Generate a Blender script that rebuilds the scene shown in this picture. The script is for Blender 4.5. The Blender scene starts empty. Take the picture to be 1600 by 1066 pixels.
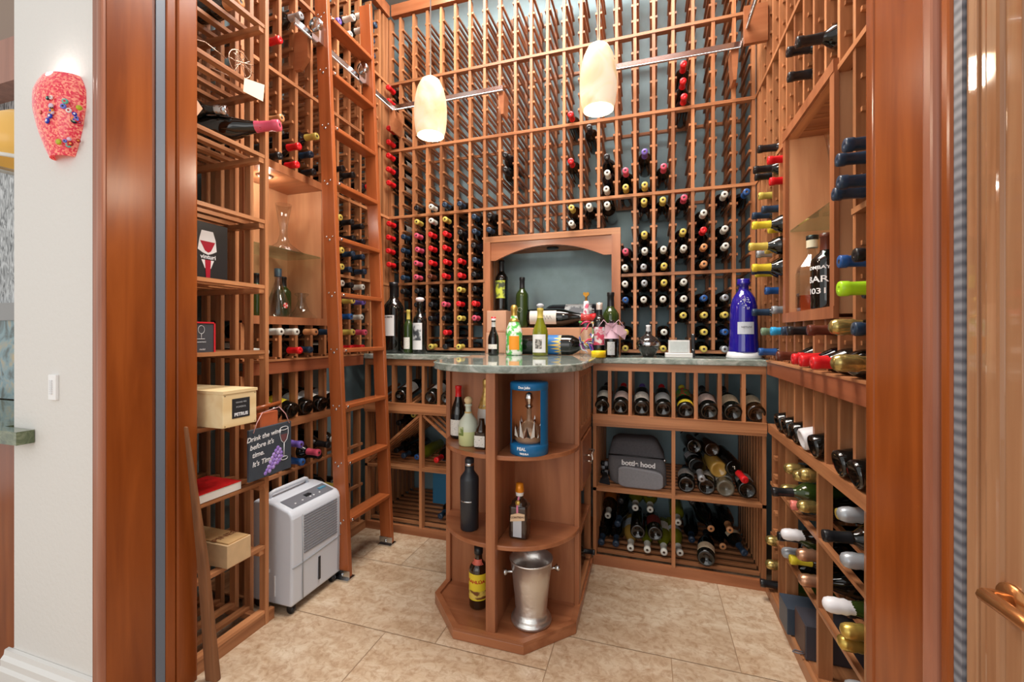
import bpy, math, random
from mathutils import Vector, Matrix, Euler
random.seed(7)
PI=math.pi
sc=bpy.context.scene; COL=sc.collection
sc.view_settings.view_transform='Standard'; sc.view_settings.look='None'; sc.view_settings.gamma=1.0
sc.view_settings.exposure=0.0; sc.view_settings.use_curve_mapping=False
# ---------------------------------------------------------------- materials
def lin(c):
    return tuple(((x/255)/12.92 if x/255<=.04045 else ((x/255+.055)/1.055)**2.4) for x in c)+(1.0,)
MATS={}
def newmat(name):
    m=bpy.data.materials.new(name); m.use_nodes=True; MATS[name]=m
    return m,m.node_tree,m.node_tree.nodes['Principled BSDF']
def N(nt,t,**kw):
    n=nt.nodes.new(t)
    for k,v in kw.items():
        if k in n.inputs: n.inputs[k].default_value=v
        else: setattr(n,k,v)
    return n
def plain(name,c,rough=.5,metal=0,coat=0,emit=None,es=0,trans=0,ior=1.45,alpha=1,noise=0,nscale=40):
    if name in MATS: return MATS[name]
    m,nt,p=newmat(name)
    p.inputs['Base Color'].default_value=lin(c); p.inputs['Roughness'].default_value=rough
    p.inputs['Metallic'].default_value=metal; p.inputs['Coat Weight'].default_value=coat
    p.inputs['Transmission Weight'].default_value=trans; p.inputs['IOR'].default_value=ior
    if emit: p.inputs['Emission Color'].default_value=lin(emit); p.inputs['Emission Strength'].default_value=es
    if noise:
        tc=N(nt,'ShaderNodeTexCoord'); nz=N(nt,'ShaderNodeTexNoise',Scale=nscale,Detail=5.0)
        nt.links.new(tc.outputs['Object'],nz.inputs['Vector'])
        mx=N(nt,'ShaderNodeMixRGB'); mx.inputs[1].default_value=lin(tuple(max(0,x*(1-noise)) for x in c)); mx.inputs[2].default_value=lin(tuple(min(255,x*(1+noise)) for x in c))
        nt.links.new(nz.outputs['Fac'],mx.inputs[0]); nt.links.new(mx.outputs[0],p.inputs['Base Color'])
    return m
def wood(name,a,b,axis,rough=.38,freq=1.0,var=.2):
    m,nt,p=newmat(name)
    tc=N(nt,'ShaderNodeTexCoord'); mp=N(nt,'ShaderNodeMapping')
    s=[38*freq]*3; s[axis]=1.6; mp.inputs['Scale'].default_value=s
    oi=N(nt,'ShaderNodeObjectInfo')
    add=N(nt,'ShaderNodeVectorMath',operation='ADD'); nt.links.new(tc.outputs['Object'],add.inputs[0])
    cmb=N(nt,'ShaderNodeCombineXYZ')
    mul=N(nt,'ShaderNodeMath',operation='MULTIPLY'); mul.inputs[1].default_value=9.0
    nt.links.new(oi.outputs['Random'],mul.inputs[0])
    for i in range(3): nt.links.new(mul.outputs[0],cmb.inputs[i])
    nt.links.new(cmb.outputs[0],add.inputs[1]); nt.links.new(add.outputs[0],mp.inputs['Vector'])
    nz=N(nt,'ShaderNodeTexNoise',Scale=1.0,Detail=6.0,Distortion=.6); nt.links.new(mp.outputs[0],nz.inputs['Vector'])
    cr=N(nt,'ShaderNodeValToRGB'); cr.color_ramp.elements[0].position=.3; cr.color_ramp.elements[1].position=.72
    cr.color_ramp.elements[0].color=lin(b); cr.color_ramp.elements[1].color=lin(a)
    nt.links.new(nz.outputs['Fac'],cr.inputs[0])
    hs=N(nt,'ShaderNodeHueSaturation'); nt.links.new(cr.outputs[0],hs.inputs['Color'])
    mr=N(nt,'ShaderNodeMapRange'); mr.inputs['To Min'].default_value=1-var; mr.inputs['To Max'].default_value=1+var
    nt.links.new(oi.outputs['Random'],mr.inputs['Value']); nt.links.new(mr.outputs[0],hs.inputs['Value'])
    nt.links.new(hs.outputs[0],p.inputs['Base Color'])
    p.inputs['Roughness'].default_value=rough; p.inputs['Coat Weight'].default_value=.05; p.inputs['Coat Roughness'].default_value=.25; p.inputs['Specular IOR Level'].default_value=.4
    return m
WA,WB=(198,138,94),(142,88,54)
wV=wood('rack_wood_upright',WA,WB,2); wX=wood('rack_wood_along_x',WA,WB,0); wY=wood('rack_wood_along_y',WA,WB,1)
PA,PB=(180,118,80),(144,86,54)
pV=wood('panel_wood_upright',PA,PB,2,freq=.5,var=.05); pX=wood('panel_wood_flat',PA,PB,0,rough=.28,freq=.5,var=.05)
nV=wood('niche_wood',(216,164,122),(192,136,98),2,freq=.4,var=.03)
jV=wood('jamb_wood',(156,82,34),(122,58,20),2,rough=.24,freq=.45,var=.05)
kV=wood('casing_wood',(176,118,94),(142,88,66),2,rough=.3,freq=.6,var=.05)
lV=wood('ladder_wood',(172,96,54),(142,74,38),2,rough=.26,freq=.5,var=.04)
lY=wood('ladder_step_wood',(172,96,54),(142,74,38),1,rough=.24,freq=.5,var=.04)
dV=wood('door_wood',(186,142,106),(150,104,72),2,rough=.06,freq=.8,var=.03)
MATS['door_wood'].node_tree.nodes['Principled BSDF'].inputs['Coat Weight'].default_value=.35
MATS['door_wood'].node_tree.nodes['Principled BSDF'].inputs['Coat Roughness'].default_value=.02
pine=wood('pine',(248,230,186),(230,202,150),1,rough=.5,freq=.5,var=.03)
oldw=wood('weathered_plank',(146,96,60),(92,58,36),2,rough=.7,freq=1.0)
teal=plain('teal_plaster',(150,176,184),.75,noise=.14,nscale=9)
glassdark=plain('dark_bottle_glass',(12,14,12),.06,coat=.5)
glassbrown=plain('brown_bottle_glass',(44,26,12),.08,coat=.5)
glassolive=plain('olive_bottle_glass',(112,116,26),.06,coat=.3)
glassgreen=plain('green_bottle_glass',(44,62,24),.06,coat=.3)
def thinglass(name,tint,refl=1.0):
    m,nt,p=newmat(name); nt.nodes.remove(p); out=nt.nodes['Material Output']
    tr=N(nt,'ShaderNodeBsdfTransparent'); tr.inputs[0].default_value=tint; gl=N(nt,'ShaderNodeBsdfGlossy'); gl.inputs['Roughness'].default_value=.03
    lw=N(nt,'ShaderNodeLayerWeight'); lw.inputs[0].default_value=.5; pw=N(nt,'ShaderNodeMath',operation='POWER'); pw.inputs[1].default_value=3.5; nt.links.new(lw.outputs['Facing'],pw.inputs[0]); mu=N(nt,'ShaderNodeMath',operation='MULTIPLY_ADD'); mu.inputs[1].default_value=.7*min(refl,1.2); mu.inputs[2].default_value=.05; nt.links.new(pw.outputs[0],mu.inputs[0])
    mx=N(nt,'ShaderNodeMixShader'); nt.links.new(mu.outputs[0],mx.inputs[0]); nt.links.new(tr.outputs[0],mx.inputs[1]); nt.links.new(gl.outputs[0],mx.inputs[2]); nt.links.new(mx.outputs[0],out.inputs[0])
    return m
glassclear=thinglass('clear_glass',(.96,.975,.975,1),1.6)
glassgold=plain('pale_gold_glass',(190,150,70),.06,coat=.4)
chrome=plain('chrome',(200,204,208),.18,metal=1)
black=plain('black_plastic',(26,27,30),.35)
whitep=plain('white_paper',(236,234,230),.6)
whitepl=plain('white_plastic',(208,214,224),.38)
CC={'R':(214,32,38),'P':(214,84,110),'K':(30,31,34),'N':(38,58,80),'G':(206,186,90),'Y':(222,202,60),'W':(214,216,208),'S':(168,174,180),'B':(40,86,150),
    'V':(112,92,178),'O':(206,146,98),'M':(96,48,34),'L':(170,220,40),'C':(50,160,214),'T':(118,146,120),'F':(170,150,92),'D':(206,176,90),'E':(196,150,120),'X':(232,232,236),'H':(226,128,116)}
CN={'R':'red','P':'pink','K':'black','N':'navy','G':'pale gold','Y':'yellow','W':'white','S':'silver','B':'blue','V':'violet','O':'cork-tan','M':'maroon-brown','L':'lime green','C':'sky blue','T':'grey-green','F':'crinkled gold','D':'gold foil','E':'rose gold','X':'white foil','H':'salmon pink'}
def capmat(k):
    metal=.75 if k in 'FDE' else (.35 if k=='S' else 0)
    return plain('capsule_'+CN[k].replace(' ','_').replace('-','_'),CC[k],.3 if k!='F' else .22,metal=metal,noise=(.35 if k=='F' else 0),nscale=90)
def labmat(name,c1,c2,sc1=60,mode='lines'):
    """a printed paper label: ground colour with bands of small print or a mottled picture"""
    if name in MATS: return MATS[name]
    m,nt,p=newmat(name); tc=N(nt,'ShaderNodeTexCoord')
    mp=N(nt,'ShaderNodeMapping'); nt.links.new(tc.outputs['Object'],mp.inputs['Vector'])
    nz=N(nt,'ShaderNodeTexNoise',Scale=1.0,Detail=2.0)
    mp.inputs['Scale'].default_value=(sc1*2.5,sc1*2.5,sc1*2.5) if mode!='lines' else (sc1*3,sc1*3,sc1*5)
    nt.links.new(mp.outputs[0],nz.inputs['Vector'])
    cr=N(nt,'ShaderNodeValToRGB'); cr.color_ramp.interpolation='LINEAR'
    if mode=='lines': cr.color_ramp.elements[0].position=.60; cr.color_ramp.elements[1].position=.66
    else: cr.color_ramp.elements[0].position=.45; cr.color_ramp.elements[1].position=.55
    cr.color_ramp.elements[0].color=lin(c1); cr.color_ramp.elements[1].color=lin(c2)
    nt.links.new(nz.outputs['Fac'],cr.inputs[0]); nt.links.new(cr.outputs[0],p.inputs['Base Color']); p.inputs['Roughness'].default_value=.55
    return m
labW=labmat('label_white',(232,230,222),(150,146,140)); labC=labmat('label_cream',(222,206,176),(140,116,90))
labY=labmat('label_yellow',(226,206,50),(150,130,30)); labG=labmat('label_grey',(190,196,200),(110,116,122))
labP=labmat('label_pinkish',(226,206,200),(170,120,110))
# ---------------------------------------------------------------- mesh builder
class MB:
    def __init__(s): s.v=[];s.f=[];s.m=[];s.sm=[];s.mats=[]
    def mi(s,mat):
        if mat is None: return 0
        if mat not in s.mats: s.mats.append(mat)
        return s.mats.index(mat)
    def add(s,vs,fs,mat=None,smooth=False):
        o=len(s.v); s.v+= [tuple(x) for x in vs]; k=s.mi(mat)
        for f in fs: s.f.append([i+o for i in f]); s.m.append(k); s.sm.append(smooth)
        return s
    def box(s,x0,x1,y0,y1,z0,z1,mat=None):
        if x0>x1:x0,x1=x1,x0
        if y0>y1:y0,y1=y1,y0
        if z0>z1:z0,z1=z1,z0
        return s.add([(x0,y0,z0),(x1,y0,z0),(x1,y1,z0),(x0,y1,z0),(x0,y0,z1),(x1,y0,z1),(x1,y1,z1),(x0,y1,z1)],
          [(0,3,2,1),(4,5,6,7),(0,1,5,4),(1,2,6,5),(2,3,7,6),(3,0,4,7)],mat)
    def rbox(s,x0,x1,y0,y1,z0,z1,r,mat=None,seg=3,axis=2):
        """box with rounded vertical (axis) edges and a small bevel at both ends"""
        pts=[]
        if axis==2: a0,a1,b0,b1,c0,c1=x0,x1,y0,y1,z0,z1
        elif axis==0: a0,a1,b0,b1,c0,c1=y0,y1,z0,z1,x0,x1
        else: a0,a1,b0,b1,c0,c1=x0,x1,z0,z1,y0,y1
        def ring(ins,c):
            o=[]
            for cx,cy,st in ((a1-r,b1-r,0),(a0+r,b1-r,1),(a0+r,b0+r,2),(a1-r,b0+r,3)):
                for k in range(seg+1):
                    t=(st+k/seg)*PI/2; rr=max(r-ins,.0001)
                    x=cx+rr*math.cos(t); y=cy+rr*math.sin(t)
                    o.append((x,y,c))
            return o
        e=min(r*.5,(c1-c0)*.2)
        rings=[ring(e,c0),ring(0,c0+e),ring(0,c1-e),ring(e,c1)]
        n=len(rings[0]); vs=[]
        for R in rings:
            for (a,b,c) in R:
                vs.append((a,b,c) if axis==2 else ((c,a,b) if axis==0 else (a,c,b)))
        fs=[]
        for i in range(3):
            for k in range(n): fs.append((i*n+k,i*n+(k+1)%n,(i+1)*n+(k+1)%n,(i+1)*n+k))
        fs.append(tuple(range(n))[::-1]); fs.append(tuple(3*n+i for i in range(n)))
        return s.add(vs,fs,mat,False)
    def lathe(s,prof,mat=None,seg=20,a0=0,a1=2*PI,smooth=True,mtx=None,sx=1,sy=1):
        full=abs(a1-a0-2*PI)<1e-6; n=seg if full else seg+1
        vs=[]
        for (r,z) in prof:
            for k in range(n):
                t=a0+(a1-a0)*k/seg; p=Vector((r*math.cos(t)*sx,r*math.sin(t)*sy,z)); vs.append(mtx@p if mtx else p)
        fs=[]
        for i in range(len(prof)-1):
            for k in range(seg):
                k2=(k+1)%n
                r0,r1=prof[i][0],prof[i+1][0]
                if r0<1e-6 and r1<1e-6: continue
                if r0<1e-6: fs.append((i*n,(i+1)*n+k2,(i+1)*n+k)) 
                elif r1<1e-6: fs.append((i*n+k,i*n+k2,(i+1)*n))
                else: fs.append((i*n+k,i*n+k2,(i+1)*n+k2,(i+1)*n+k))
        return s.add(vs,fs,mat,smooth)
    def tube(s,pts,r,mat=None,seg=8,closed=False,smooth=True):
        P=[Vector(p) for p in pts]; n=len(P); vs=[]
        up=Vector((0,0,1))
        for i,p in enumerate(P):
            if closed: d=P[(i+1)%n]-P[i-1]
            else: d=P[min(i+1,n-1)]-P[max(i-1,0)]
            d.normalize(); u=d.cross(up)
            if u.length<.05: u=d.cross(Vector((1,0,0)))
            u.normalize(); w=u.cross(d)
            rr=r[i] if isinstance(r,(list,tuple)) else r
            for k in range(seg):
                t=2*PI*k/seg; vs.append(p+u*rr*math.cos(t)+w*rr*math.sin(t))
        fs=[]
        for i in range(n if closed else n-1):
            j=(i+1)%n
            for k in range(seg): fs.append((i*seg+k,i*seg+(k+1)%seg,j*seg+(k+1)%seg,j*seg+k))
        if not closed: fs.append(tuple(range(seg))[::-1]); fs.append(tuple((n-1)*seg+k for k in range(seg)))
        return s.add(vs,fs,mat,smooth)
    def prism(s,poly,z0,z1,mat=None,plane='xy'):
        n=len(poly); vs=[]
        for z in (z0,z1):
            for a,b in poly:
                vs.append((a,b,z) if plane=='xy' else ((a,z,b) if plane=='xz' else (z,a,b)))
        fs=[tuple(range(n))[::-1],tuple(range(n,2*n))]+[(i,(i+1)%n,n+(i+1)%n,n+i) for i in range(n)]
        return s.add(vs,fs,mat)
    def beam(s,p0,p1,w,h,mat=None,up=(0,0,1)):
        p0=Vector(p0);p1=Vector(p1);d=(p1-p0).normalized(); u=d.cross(Vector(up)).normalized(); q=u.cross(d).normalized()
        vs=[]
        for p in (p0,p1):
            for a,b in ((-1,-1),(1,-1),(1,1),(-1,1)): vs.append(p+u*(w/2*a)+q*(h/2*b))
        return s.add(vs,[(0,3,2,1),(4,5,6,7),(0,1,5,4),(1,2,6,5),(2,3,7,6),(3,0,4,7)],mat)
    def mesh(s,name,mat=None):
        me=bpy.data.meshes.new(name); me.from_pydata(s.v,[],s.f)
        ms=s.mats if s.mats else ([mat] if mat else [])
        for m in ms: me.materials.append(m)
        me.polygons.foreach_set('material_index',s.m); me.polygons.foreach_set('use_smooth',s.sm)
        import bmesh
        bm=bmesh.new(); bm.from_mesh(me); bmesh.ops.recalc_face_normals(bm,faces=bm.faces); bm.to_mesh(me); bm.free()
        me.update(); return me
def obj(name,mb,mat=None,parent=None,label=None,bevel=0):
    me=mb if isinstance(mb,bpy.types.Mesh) else mb.mesh(name,mat)
    o=bpy.data.objects.new(name,me); COL.objects.link(o)
    if parent is not None:
        o.parent=parent; o.matrix_parent_inverse=world(parent).inverted()
    if label: o['label']=label
    if bevel:
        b=o.modifiers.new('bevel','BEVEL'); b.width=bevel; b.segments=2; b.limit_method='ANGLE'
    return o
def world(o):
    m=Matrix.Translation(o.location)@o.rotation_euler.to_matrix().to_4x4()@Matrix.Diagonal(o.scale.to_4d())
    if o.parent: m=world(o.parent)@o.matrix_parent_inverse@m
    return m
def tag(o,label,cat,group=None,kind=None):
    o['label']=label; o['category']=cat
    if group: o['group']=group
    if kind: o['kind']=kind
    return o
def struct(name,mb,mat=None,label=None,bevel=0):
    o=obj(name,mb,mat,bevel=bevel); o['kind']='structure'
    if label: o['label']=label
    return o
def thing(name,label,cat,loc,group=None):
    o=bpy.data.objects.new(name,None); COL.objects.link(o); o.location=loc; o.empty_display_size=.05
    return tag(o,label,cat,group)
def local(name,mb,mat,parent,label=None):
    """part built in its parent's own coordinates"""
    me=mb if isinstance(mb,bpy.types.Mesh) else mb.mesh(name,mat)
    o=bpy.data.objects.new(name,me); COL.objects.link(o); o.parent=parent
    if label: o['label']=label
    return o
def text(name,s,size,mat,parent,origin,xdir,ydir,extrude=.0004,align='CENTER',bold=0,local_=False,shear=0):
    cu=bpy.data.curves.new(name,'FONT'); cu.body=s; cu.size=size; cu.extrude=extrude; cu.align_x=align; cu.align_y='CENTER'; cu.offset=bold; cu.shear=shear
    t=bpy.data.objects.new(name,cu); COL.objects.link(t)
    dg=bpy.context.evaluated_depsgraph_get(); me=bpy.data.meshes.new_from_object(t.evaluated_get(dg)); bpy.data.objects.remove(t)
    me.materials.clear(); me.materials.append(mat)
    x=Vector(xdir).normalized(); y=Vector(ydir).normalized(); z=x.cross(y)
    M=Matrix(((x.x,y.x,z.x,origin[0]),(x.y,y.y,z.y,origin[1]),(x.z,y.z,z.z,origin[2]),(0,0,0,1)))
    me.transform(M)
    if local_: return local(name,me,mat,parent)
    return obj(name,me,mat,parent)
def cyltext(name,s,size,mat,parent,R,z,ang=-PI/2,bold=.0004,flat=1.0):
    """lettering wrapped round an upright bottle of radius R, in the bottle's own coordinates"""
    cu=bpy.data.curves.new(name,'FONT'); cu.body=s; cu.size=size; cu.extrude=.0003; cu.align_x='CENTER'; cu.align_y='CENTER'; cu.offset=bold
    t=bpy.data.objects.new(name,cu); COL.objects.link(t)
    dg=bpy.context.evaluated_depsgraph_get(); me=bpy.data.meshes.new_from_object(t.evaluated_get(dg)); bpy.data.objects.remove(t)
    me.materials.clear(); me.materials.append(mat)
    for v in me.vertices:
        a=ang+v.co.x/R; r=R+v.co.z; y=v.co.y
        v.co=Vector((r*math.cos(a),r*math.sin(a),z+y))
    return local(name,me,mat,parent)
# ---------------------------------------------------------------- room constants
YB=2.45; XR=.524; XL=-1.627; P=.0983; DEP=.27
def ZJ(j): return 1.045+.0877*j
def XK(k): return -.952+P*(k-7)
ZC=3.55
# ---------------------------------------------------------------- camera
cam=bpy.data.cameras.new('camera'); co=bpy.data.objects.new('camera',cam); COL.objects.link(co)
co.location=(0,0,1.155); co.rotation_euler=(PI/2,0,math.radians(17.56)); cam.sensor_width=36; cam.lens=670/1600*36; cam.shift_y=-10/1600; cam.clip_start=.02
sc.camera=co
# ---------------------------------------------------------------- setting
m,nt,p=newmat('travertine')
at=N(nt,'ShaderNodeAttribute'); at.attribute_name='tile'
tc=N(nt,'ShaderNodeTexCoord'); vm=N(nt,'ShaderNodeVectorMath',operation='MULTIPLY_ADD')
vm.inputs[1].default_value=(1,1,1)
cx=N(nt,'ShaderNodeCombineXYZ'); 
mu=N(nt,'ShaderNodeMath',operation='MULTIPLY'); mu.inputs[1].default_value=17.3; nt.links.new(at.outputs['Fac'],mu.inputs[0])
nt.links.new(mu.outputs[0],cx.inputs[0]); nt.links.new(mu.outputs[0],cx.inputs[2])
nt.links.new(tc.outputs['Object'],vm.inputs[0]); nt.links.new(cx.outputs[0],vm.inputs[2])
mp=N(nt,'ShaderNodeMapping'); mp.inputs['Scale'].default_value=(1.0,2.6,1); mp.inputs['Rotation'].default_value=(0,0,.25); nt.links.new(vm.outputs[0],mp.inputs['Vector'])
n1=N(nt,'ShaderNodeTexNoise',Scale=4.2,Detail=10.0,Distortion=.9,Roughness=.66); nt.links.new(mp.outputs[0],n1.inputs['Vector'])
n2=N(nt,'ShaderNodeTexNoise',Scale=34.0,Detail=8.0,Distortion=.8,Roughness=.7); nt.links.new(vm.outputs[0],n2.inputs['Vector'])
c1=N(nt,'ShaderNodeValToRGB'); e=c1.color_ramp.elements; e[0].position=.3; e[0].color=lin((178,150,120)); e[1].position=.66; e[1].color=lin((212,194,170))
q=e.new(.48); q.color=lin((196,172,145)); nt.links.new(n1.outputs['Fac'],c1.inputs[0])
c2=N(nt,'ShaderNodeValToRGB'); e=c2.color_ramp.elements; e[0].position=.30; e[0].color=lin((196,170,146)); e[1].position=.55; e[1].color=(1,1,1,1); nt.links.new(n2.outputs['Fac'],c2.inputs[0])
mx=N(nt,'ShaderNodeMixRGB',blend_type='MULTIPLY'); mx.inputs[0].default_value=.75; nt.links.new(c1.outputs[0],mx.inputs[1]); nt.links.new(c2.outputs[0],mx.inputs[2])
hs=N(nt,'ShaderNodeHueSaturation'); mr=N(nt,'ShaderNodeMapRange'); mr.inputs['To Min'].default_value=.86; mr.inputs['To Max'].default_value=1.1; nt.links.new(at.outputs['Fac'],mr.inputs['Value']); nt.links.new(mr.outputs[0],hs.inputs['Value']); nt.links.new(mx.outputs[0],hs.inputs['Color'])
nt.links.new(hs.outputs[0],p.inputs['Base Color']); p.inputs['Roughness'].default_value=.16; p.inputs['Specular IOR Level'].default_value=.45
bp=N(nt,'ShaderNodeBump',Strength=.06,Distance=.01); nt.links.new(n2.outputs['Fac'],bp.inputs['Height']); nt.links.new(bp.outputs[0],p.inputs['Normal'])
trav=m
grout=plain('grout',(150,120,92),.8)
fl=MB(); fl.box(-4.5,4.0,-3.6,3.2,-.06,-.0015,grout)
tiles=[(-2.2,-1.545,.99,1.44),(-1.545,-.97,.99,1.44),(-.97,-.333,.99,1.44),(-2.2,-1.545,1.44,1.88),(-1.545,-.758,1.44,1.88),(-.758,-.333,1.44,1.88),
 (-2.2,-1.41,1.88,2.34),(-1.41,-1.18,1.88,2.34),(-1.18,-.758,1.88,2.34),(-.758,-.333,1.88,2.34),(-.333,.08,.99,1.63),(.08,.7,.99,1.63),(-.333,.305,1.63,2.34),(.305,.9,1.63,2.34),(.7,1.2,.99,1.63)]
y=.99
rows=[(.53,.99),(.0,.53),(-.46,0),(-1,-.46),(-1.5,-1),(-2.1,-1.5),(-2.7,-2.1),(-3.3,-2.7)]
for a,b in rows:
    x=-4.3+random.random()*.4
    while x<3.6:
        w=random.choice([.42,.6,.85]); tiles.append((x,x+w,a,b)); x+=w
tv=[]
for (a,b,c,d) in tiles:
    g=.0015; fl.add([(a+g,c+g,0),(b-g,c+g,0),(b-g,d-g,0),(a+g,d-g,0)],[(0,1,2,3)],trav)
fme=fl.mesh('floor'); atr=fme.attributes.new('tile','FLOAT','FACE')
vals=[0.0]*len(fme.polygons)
for i in range(6,len(fme.polygons)): vals[i]=random.random()
atr.data.foreach_set('value',vals)
struct('floor',fme)
struct('wall_back',MB().box(-2.1,1.0,2.75,2.87,0,ZC),teal)
struct('wall_left',MB().box(-1.99,-1.93,1.051,2.75,0,ZC),teal)
struct('wall_right',MB().box(.824,.94,.90,2.75,0,ZC),teal)
m,nt,p=newmat('white_plaster'); p.inputs['Base Color'].default_value=lin((224,222,218)); p.inputs['Roughness'].default_value=.7
tc=N(nt,'ShaderNodeTexCoord'); nz=N(nt,'ShaderNodeTexNoise',Scale=60.0,Detail=3.0); nt.links.new(tc.outputs['Object'],nz.inputs['Vector'])
bp=N(nt,'ShaderNodeBump',Strength=.35,Distance=.004); nt.links.new(nz.outputs['Fac'],bp.inputs['Height']); nt.links.new(bp.outputs[0],p.inputs['Normal'])
plaster=m
struct('wall_front',MB().box(-1.95,-1.50,.835,1.05,0,ZC),plaster,'white textured plaster wall left of the doorway')
struct('ceiling',MB().box(-2.05,.94,.80,2.87,ZC,ZC+.1),plain('ceiling_paint',(226,222,214),.8))
struct('trim_1',MB().box(-1.50,.50,.82,1.04,2.75,ZC),jV,'wooden header over the doorway')
bb=MB()
prof=[(0,0),(-.026,0),(-.026,.085),(-.020,.095),(-.020,.115),(-.012,.125),(-.010,.140),(0,.142)]
bb.prism([(.834+a,b) for a,b in prof],-1.976,-1.497,None,plane='yz')
bb.prism([(-1.951+a,b) for a,b in prof],.835,1.05,None,plane='xz')
struct('baseboard_left',bb,plain('white_trim_paint',(232,231,228),.35))
# left doorway casing and jamb
cs=MB(); cs.box(-1.496,-1.478,.806,.836,0,2.75,plain('casing_dark_strip',(70,72,78),.6));  # dark grey strip along the casing's outer edge
cs.rbox(-1.486,-1.463,.792,.85,0,2.75,.006,kV); cs.rbox(-1.462,-1.442,.786,.85,0,2.75,.007,kV)
struct('trim_2',cs,label='moulded casing at left edge of the doorway')
jb=MB(); jb.box(-1.50,-1.440,.80,.915,0,2.75,jV); jb.box(-1.50,-1.446,.915,.93,0,2.75,plain('reveal_dark_wood',(110,56,28),.5))
jb.box(-1.50,-1.443,.928,.954,0,2.75,plain('grey_seal',(104,114,128),.4))
jb.rbox(-1.50,-1.440,.955,.985,0,2.75,.004,jV); jb.rbox(-1.50,-1.436,.986,1.052,0,2.75,.006,jV)
struct('trim_3',jb,label='left door jamb of varnished mahogany with grey seal strip')
# right jamb
jr=MB(); jr.rbox(.426,.80,.856,1.05,0,2.75,.004,jV); jr.rbox(.4235,.50,1.02,1.052,0,2.75,.004,jV)
jr.rbox(.418,.50,.822,.856,0,2.75,.009,kV); jr.rbox(.424,.50,.795,.822,0,2.75,.008,jV)
struct('trim_4',jr,label='right door jamb of varnished mahogany')
m,nt,p=newmat('ribbed_grey_seal'); tc=N(nt,'ShaderNodeTexCoord'); wv=N(nt,'ShaderNodeTexWave',Scale=18.0); wv.bands_direction='Z'
cr=N(nt,'ShaderNodeValToRGB'); cr.color_ramp.elements[0].color=lin((92,96,106)); cr.color_ramp.elements[1].color=lin((138,142,150)); nt.links.new(tc.outputs['Object'],wv.inputs['Vector']); nt.links.new(wv.outputs['Fac'],cr.inputs[0]); nt.links.new(cr.outputs[0],p.inputs['Base Color'])
struct('trim_5',MB().box(.428,.50,.778,.795,0,2.75,m),label='ribbed grey weather seal beside the open door')
dr=MB(); dr.box(.432,.478,.690,.776,0.005,2.7,dV); dr.rbox(.429,.48,.752,.758,.005,2.7,.002,dV); dr.rbox(.427,.48,.712,.742,.005,2.7,.008,dV)
d=struct('door_1',dr,label='open door stile of glossy pale mahogany with a moulded bead',bevel=.001)
dg_=MB(); dg_.box(.448,.458,-.25,.69,.005,2.7,glassclear); obj('glass_pane',dg_,None,d)
hb=MB(); hb.tube([(.432,.700,.820),(.410,.702,.824),(.398,.694,.828),(.396,.64,.830),(.398,.58,.826)],.009,plain('antique_brass',(190,130,80),.25,metal=.8),seg=10); hb.lathe([(0,0),(.022,0),(.022,.006),(0,.006)],None,16,mtx=Matrix.Translation((.427,.700,.820))@Matrix.Rotation(PI/2,4,'Y'))
obj('door_handle',hb,plain('antique_brass',(190,130,80),.25,metal=.8),d)
Md=Matrix.Translation((.432,.776,0))@Matrix.Rotation(math.radians(3.8),4,'Z')@Matrix.Translation((-.432,-.776,0))
for o_ in [d]+[c for c in COL.objects if c.parent==d]: o_.data.transform(Md)
# beyond the wall's left end: bar area
m,nt,p=newmat('rain_glass'); p.inputs['Base Color'].default_value=lin((200,206,208)); p.inputs['Roughness'].default_value=.15
tc=N(nt,'ShaderNodeTexCoord'); mp=N(nt,'ShaderNodeMapping'); mp.inputs['Scale'].default_value=(30,30,9); nt.links.new(tc.outputs['Object'],mp.inputs['Vector'])
nz=N(nt,'ShaderNodeTexNoise',Scale=1.5,Detail=4.0,Distortion=2.0); nt.links.new(mp.outputs[0],nz.inputs['Vector'])
cr=N(nt,'ShaderNodeValToRGB'); cr.color_ramp.elements[0].position=.35; cr.color_ramp.elements[0].color=lin((70,74,76)); cr.color_ramp.elements[1].position=.65; cr.color_ramp.elements[1].color=lin((206,210,212)); nt.links.new(nz.outputs['Fac'],cr.inputs[0]); nt.links.new(cr.outputs[0],p.inputs['Base Color'])
struct('window_1',MB().box(-3.6,-2.05,1.22,1.25,1.28,2.28,m),label='textured rain glass window behind the bar')
struct('wall_bar',MB().box(-3.8,-1.95,1.25,1.35,0,ZC,plain('bar_wall',(150,130,116),.7)))
struct('trim_6',MB().box(-3.6,-2.02,1.12,1.25,2.26,2.45,kV),label='wooden beam above the rain glass')
struct('trim_7',MB().box(-3.6,-2.02,1.17,1.25,1.22,1.30,plain('brushed_band',(150,150,150),.4)),label='brushed metal ledge under the rain glass')
m,nt,p=newmat('blue_granite'); tc=N(nt,'ShaderNodeTexCoord'); nz=N(nt,'ShaderNodeTexNoise',Scale=5.0,Detail=8.0,Distortion=3.0); nt.links.new(tc.outputs['Object'],nz.inputs['Vector'])
cr=N(nt,'ShaderNodeValToRGB'); e=cr.color_ramp.elements; e[0].position=.35; e[0].color=lin((80,92,88)); e[1].position=.68; e[1].color=lin((188,168,130)); q=e.new(.5); q.color=lin((128,158,166)); nt.links.new(nz.outputs['Fac'],cr.inputs[0]); nt.links.new(cr.outputs[0],p.inputs['Base Color']); p.inputs['Roughness'].default_value=.12
struct('trim_8',MB().box(-3.6,-2.02,1.18,1.25,.86,1.22,m),label='blue-grey polished stone backsplash')
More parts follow.
